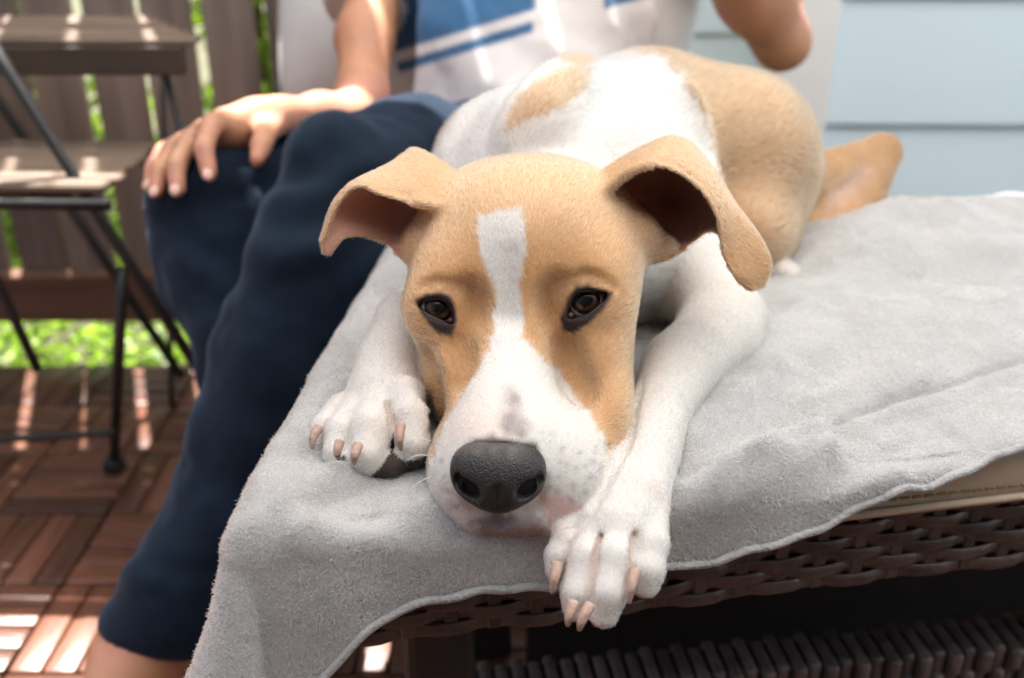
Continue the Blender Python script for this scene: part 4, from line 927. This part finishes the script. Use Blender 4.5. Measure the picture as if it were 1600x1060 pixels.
# skin: arms, hands, feet on one body that runs on inside the clothes
SK = pfield((-.56, .58, .0), (.52, 1.72, 1.50), .0046)
ARM_R = [(640, -180, 1.36, 50), (600, -60, 1.30, 47), (570, 60, 1.22, 43), (566, 150, 1.16, 38), (548, 185, 1.12, 36)]
fchain(SK, ARM_R, .02); fchain(SK, [(548, 185, 1.12, 37), (500, 180, 1.10, 33), (445, 180, 1.06, 26)], .015)
ARM_L = [(1010, -200, 1.40, 52), (1100, -110, 1.36, 56), (1190, -10, 1.29, 58), (1222, 66, 1.24, 40)]
fchain(SK, ARM_L, .02); fchain(SK, [(1222, 66, 1.24, 40), (1180, -10, 1.19, 58), (1110, -90, 1.10, 48), (1040, -170, 1.02, 34)], .02)
fchain(SK, [(1040, -170, 1.02, 34), (1010, -195, 1.0, 30), (985, -215, .99, 24)], .01)
fchain(SK, [(840, 290, 1.24, 110), (830, 80, 1.34, 120), (830, -180, 1.44, 120), (835, -290, 1.48, 50), (840, -345, 1.49, 48)], .03)
fchain(SK, [(640, -180, 1.36, 50), (830, -190, 1.44, 90), (1010, -200, 1.40, 52)], .04)
hd0 = P(842, -430, 1.50); SK.put(*sd_ell(hd0, (.074, .098, .112), np.eye(3)[[0, 1, 2]]), k=.03); SK.put(*sd_ell(hd0 + np.array((-.045, -.02, -.06)), (.045, .05, .05), np.eye(3)), k=.03)
SK.put(*sd_cone(hd0 + np.array((-.055, -.078, .015)), hd0 + np.array((-.07, -.10, -.02)), .010, .015), k=.012)
for s in (-1, 1): SK.put(*sd_ell(hd0 + np.array((.066 * s * .8, -.05 * s * .2 + .01, -.01)), (.012, .026, .034), np.eye(3)), k=.008)
fchain(SK, [(800, 300, 1.24, 100), (640, 272, 1.05, 85), (535, 275, .945, 70)], .02); fchain(SK, [(a, b, c, r * .62) for a, b, c, r in SHIN1], .015)
fchain(SK, [(760, 300, 1.28, 100), (500, 300, 1.14, 80), (335, 325, 1.045, 66)], .02); fchain(SK, [(a, b, c, r * .6) for a, b, c, r in SHIN2], .015)
# foot of the near leg, standing on the deck
ank = P(222, 1022, .905); toe = np.array((ank[0] - .045, ank[1] - .155, .022)); heel = np.array((ank[0] + .02, ank[1] + .045, .034))
for a, b, r1, r2 in ((P(258, 962, .905), ank, .037, .035), (ank, heel, .034, .033), (ank, (ank + toe) / 2 + np.array((0, 0, .012)), .036, .030), ((ank + toe) / 2 + np.array((0, 0, .005)), toe, .036, .022), (heel, toe, .030, .020)): SK.put(*sd_cone(a, b, r1, r2), k=.025)
for i in range(5): c = toe + np.array((-.032 + i * .016, .012 - .004 * abs(i - 1), -.006)); SK.put(*sd_cone(c, c + np.array((-.006, -.032 + .003 * i, -.004)), .0095, .0075), k=.006)
# foot of the far leg
a2 = P(425, 1040, .97); a2 = np.array((a2[0], a2[1], .09)); t2 = a2 + np.array((-.05, -.15, -.066)); 
for a, b, r1, r2 in ((P(425, 1010, .97), a2, .036, .036), (a2, t2, .038, .024), (a2 + np.array((.01, .04, -.052)), t2, .034, .022)): SK.put(*sd_cone(a, b, r1, r2), k=.02)
# hand resting on the far knee
fchain(SK, [(445, 180, 1.06, 26), (400, 186, 1.035, 30), (350, 198, 1.012, 27)], .012); fchain(SK, [(430, 182, 1.05, 28), (370, 205, 1.03, 30), (310, 222, 1.015, 22)], .012)
H_ = Field(*[np.arange(a, b, .0030) for a, b in ((-.42, -.18), (.88, 1.10), (.46, .66))])
FING = [[(352, 186, 1.010, 21), (330, 196, .985, 19.5), (318, 232, .955, 18), (327, 272, .948, 16)],
        [(322, 202, 1.012, 21), (297, 218, .985, 19), (276, 258, .960, 18), (277, 296, .952, 16)],
        [(300, 216, 1.018, 20), (270, 232, .995, 18), (250, 268, .975, 17), (245, 298, .966, 15)],
        [(290, 226, 1.03, 18), (256, 236, 1.015, 16), (238, 262, 1.0, 14), (234, 288, .992, 12)],
        [(430, 192, 1.045, 24), (416, 205, 1.01, 21), (408, 228, .975, 19), (402, 250, .965, 15)]]
FING = [[(a, b, c, r * .9) for a, b, c, r in f] for f in FING]
for fg in FING: fchain(SK, fg, .004)
sV, sQ = SK.mesh(2); sC = np.tile(np.array((.46, .225, .14)), (len(sV), 1)); sC *= (1 + .12 * vnoise(sV, 40, 95) + .08 * vnoise(sV, 120, 96))[:, None] * np.stack([np.ones(len(sV)), 1 + .10 * vnoise(sV, 25, 101), 1 + .14 * vnoise(sV, 30, 102)], 1)
skx, sky_, skD = proj(sV)
for fg in FING: sC = mixc(sC, (.58, .24, .17), np.exp(-(((skx - fg[-1][0]) / 16) ** 2 + ((sky_ - fg[-1][1]) / 16) ** 2)) * .5)
me = np_mesh(sV, sQ); set_col(me, sC); M_hskin = attr_mat('human_skin', .5, .15, 350, sss=.12, spec=.4); link('body', me, M_hskin, person, smooth=True)
M_nail = noise_mat('finger_nail', [(.3, (.60, .36, .29)), (.7, (.66, .42, .35))], 60, .3, 0)
for fg in FING[:4]:
    a, b = P(*fg[-2][:3]), P(*fg[-1][:3]); d = (b - a) / np.linalg.norm(b - a); c = b + d * .002 - np.array((0, CS, -SN)) * px(fg[-1][3], fg[-1][2]) * .86
    link('finger_nail', bm_mesh(_ov(c, d) if False else (lambda bm: (bmesh.ops.create_uvsphere(bm, u_segments=12, v_segments=8, radius=1.), bmesh.ops.transform(bm, matrix=Matrix.Translation(c) @ Vector(d).to_track_quat('Z', 'Y').to_matrix().to_4x4() @ Matrix.Diagonal((.0052, .0030, .0065, 1)), verts=bm.verts), bm)[-1])(bmesh.new())), M_nail, person, smooth=True)
hr = pfield(hd0 - .14, hd0 + .16, .005); hr.put(*sd_ell(hd0 + np.array((.012, .02, .03)), (.084, .102, .095), np.eye(3)), k=.01); hr.put(*sd_ell(hd0 + np.array((-.06, -.09, -.05)), (.075, .085, .085), np.eye(3)), k=.01, mode='sub')
hV, hQ = hr.mesh(1); hV = hV + vnormals(hV, hQ) * (.004 * vnoise(hV, 90, 97))[:, None]; link('hair', np_mesh(hV, hQ), noise_mat('brown_hair', [(.3, (.03, .018, .010)), (.7, (.07, .04, .024))], 60, .5, .6, 200), person, smooth=True)
# T-shirt
T = pfield((-.30, .98, .40), (.48, 1.78, 1.16), .0042)
fchain(T, [(830, 270, 1.25, 165), (815, 130, 1.30, 178), (815, -40, 1.36, 185), (825, -180, 1.42, 160), (832, -235, 1.45, 110)], .05)
T.put(*sd_cone(P(720, 60, 1.27), P(900, 40, 1.30), .09, .09), k=.06)
fchain(T, [(700, -180, 1.40, 105), (610, -90, 1.32, 68), (560, 6, 1.255, 58)], .035); fchain(T, [(960, -190, 1.42, 105), (1060, -150, 1.39, 75), (1130, -85, 1.345, 72)], .035)
hp_ = P(560, 14, 1.25); an = P(566, 150, 1.16) - P(600, -60, 1.30); an /= np.linalg.norm(an); plane_cut(T, hp_, an, hp_ - .10, hp_ + np.array((.055, .10, .10)))
nk = P(835, -262, 1.46); plane_cut(T, nk, np.array((0, -.15, .98)), nk - .1, nk + .12)
tV, tQ = T.mesh(3); tN = vnormals(tV, tQ); tx, ty, tD = proj(tV)
fo = .006 * np.sin((tx * .6 - ty * .55) / 19 + 2.5 * vnoise(tV, 9, 98)) * sstep(20, 160, ty) + .006 * vnoise(tV * np.array((1, 1, .5)), 16, 99) + .002 * vnoise(tV, 50, 100)
tV = tV + tN * fo[:, None]; tx, ty, tD = proj(tV)
tC = np.tile(np.array((.66, .62, .61)), (len(tV), 1)); bluec = (.045, .125, .25); front = tN[:, 1] < .45
line = 75 - (tx - 640) * .305
sm_ = lambda v, w=3.5: sstep(-w, w, v)
blue = sm_(line - ty) * sm_(836 - tx) * sm_(tx - 586); st2 = sm_(ty - line - 17) * sm_(line + 34 - ty) * sm_(834 - tx) * sm_(tx - 600); b3 = sm_(tx - 944) * sm_(14 - (tx - 944) * .25 - ty) 
trunk = np.sqrt(((tV - P(566, 10, 1.25)) ** 2).sum(1)) > .055
tC = mixc(tC, bluec, np.clip(blue + st2 + b3, 0, 1) * front * trunk * (ty > -260))
me = np_mesh(tV, tQ); set_col(me, tC); M_tee = attr_mat('cotton_tee', .9, .3, 700, spec=.15, sheen=.15); link('t_shirt', me, M_tee, person, smooth=True)
# wooden bench the person sits on, hidden behind the dog
bench = empty('wooden_bench', (.12, 1.18, 0), label='low wooden bench under the seated person', cat='bench')
for i in range(4): o = link('seat_board', bm_mesh(bbox((.36, .085, .022), .003, 1)), M_teak, bench); o.location = (.06, 1.06 + i * .09, .405)
for x in (-.09, .21):
    for y in (1.05, 1.31): o = link('leg', bm_mesh(bbox((.04, .04, .395), .003, 1)), M_teak, bench); o.location = (x, y, .196)
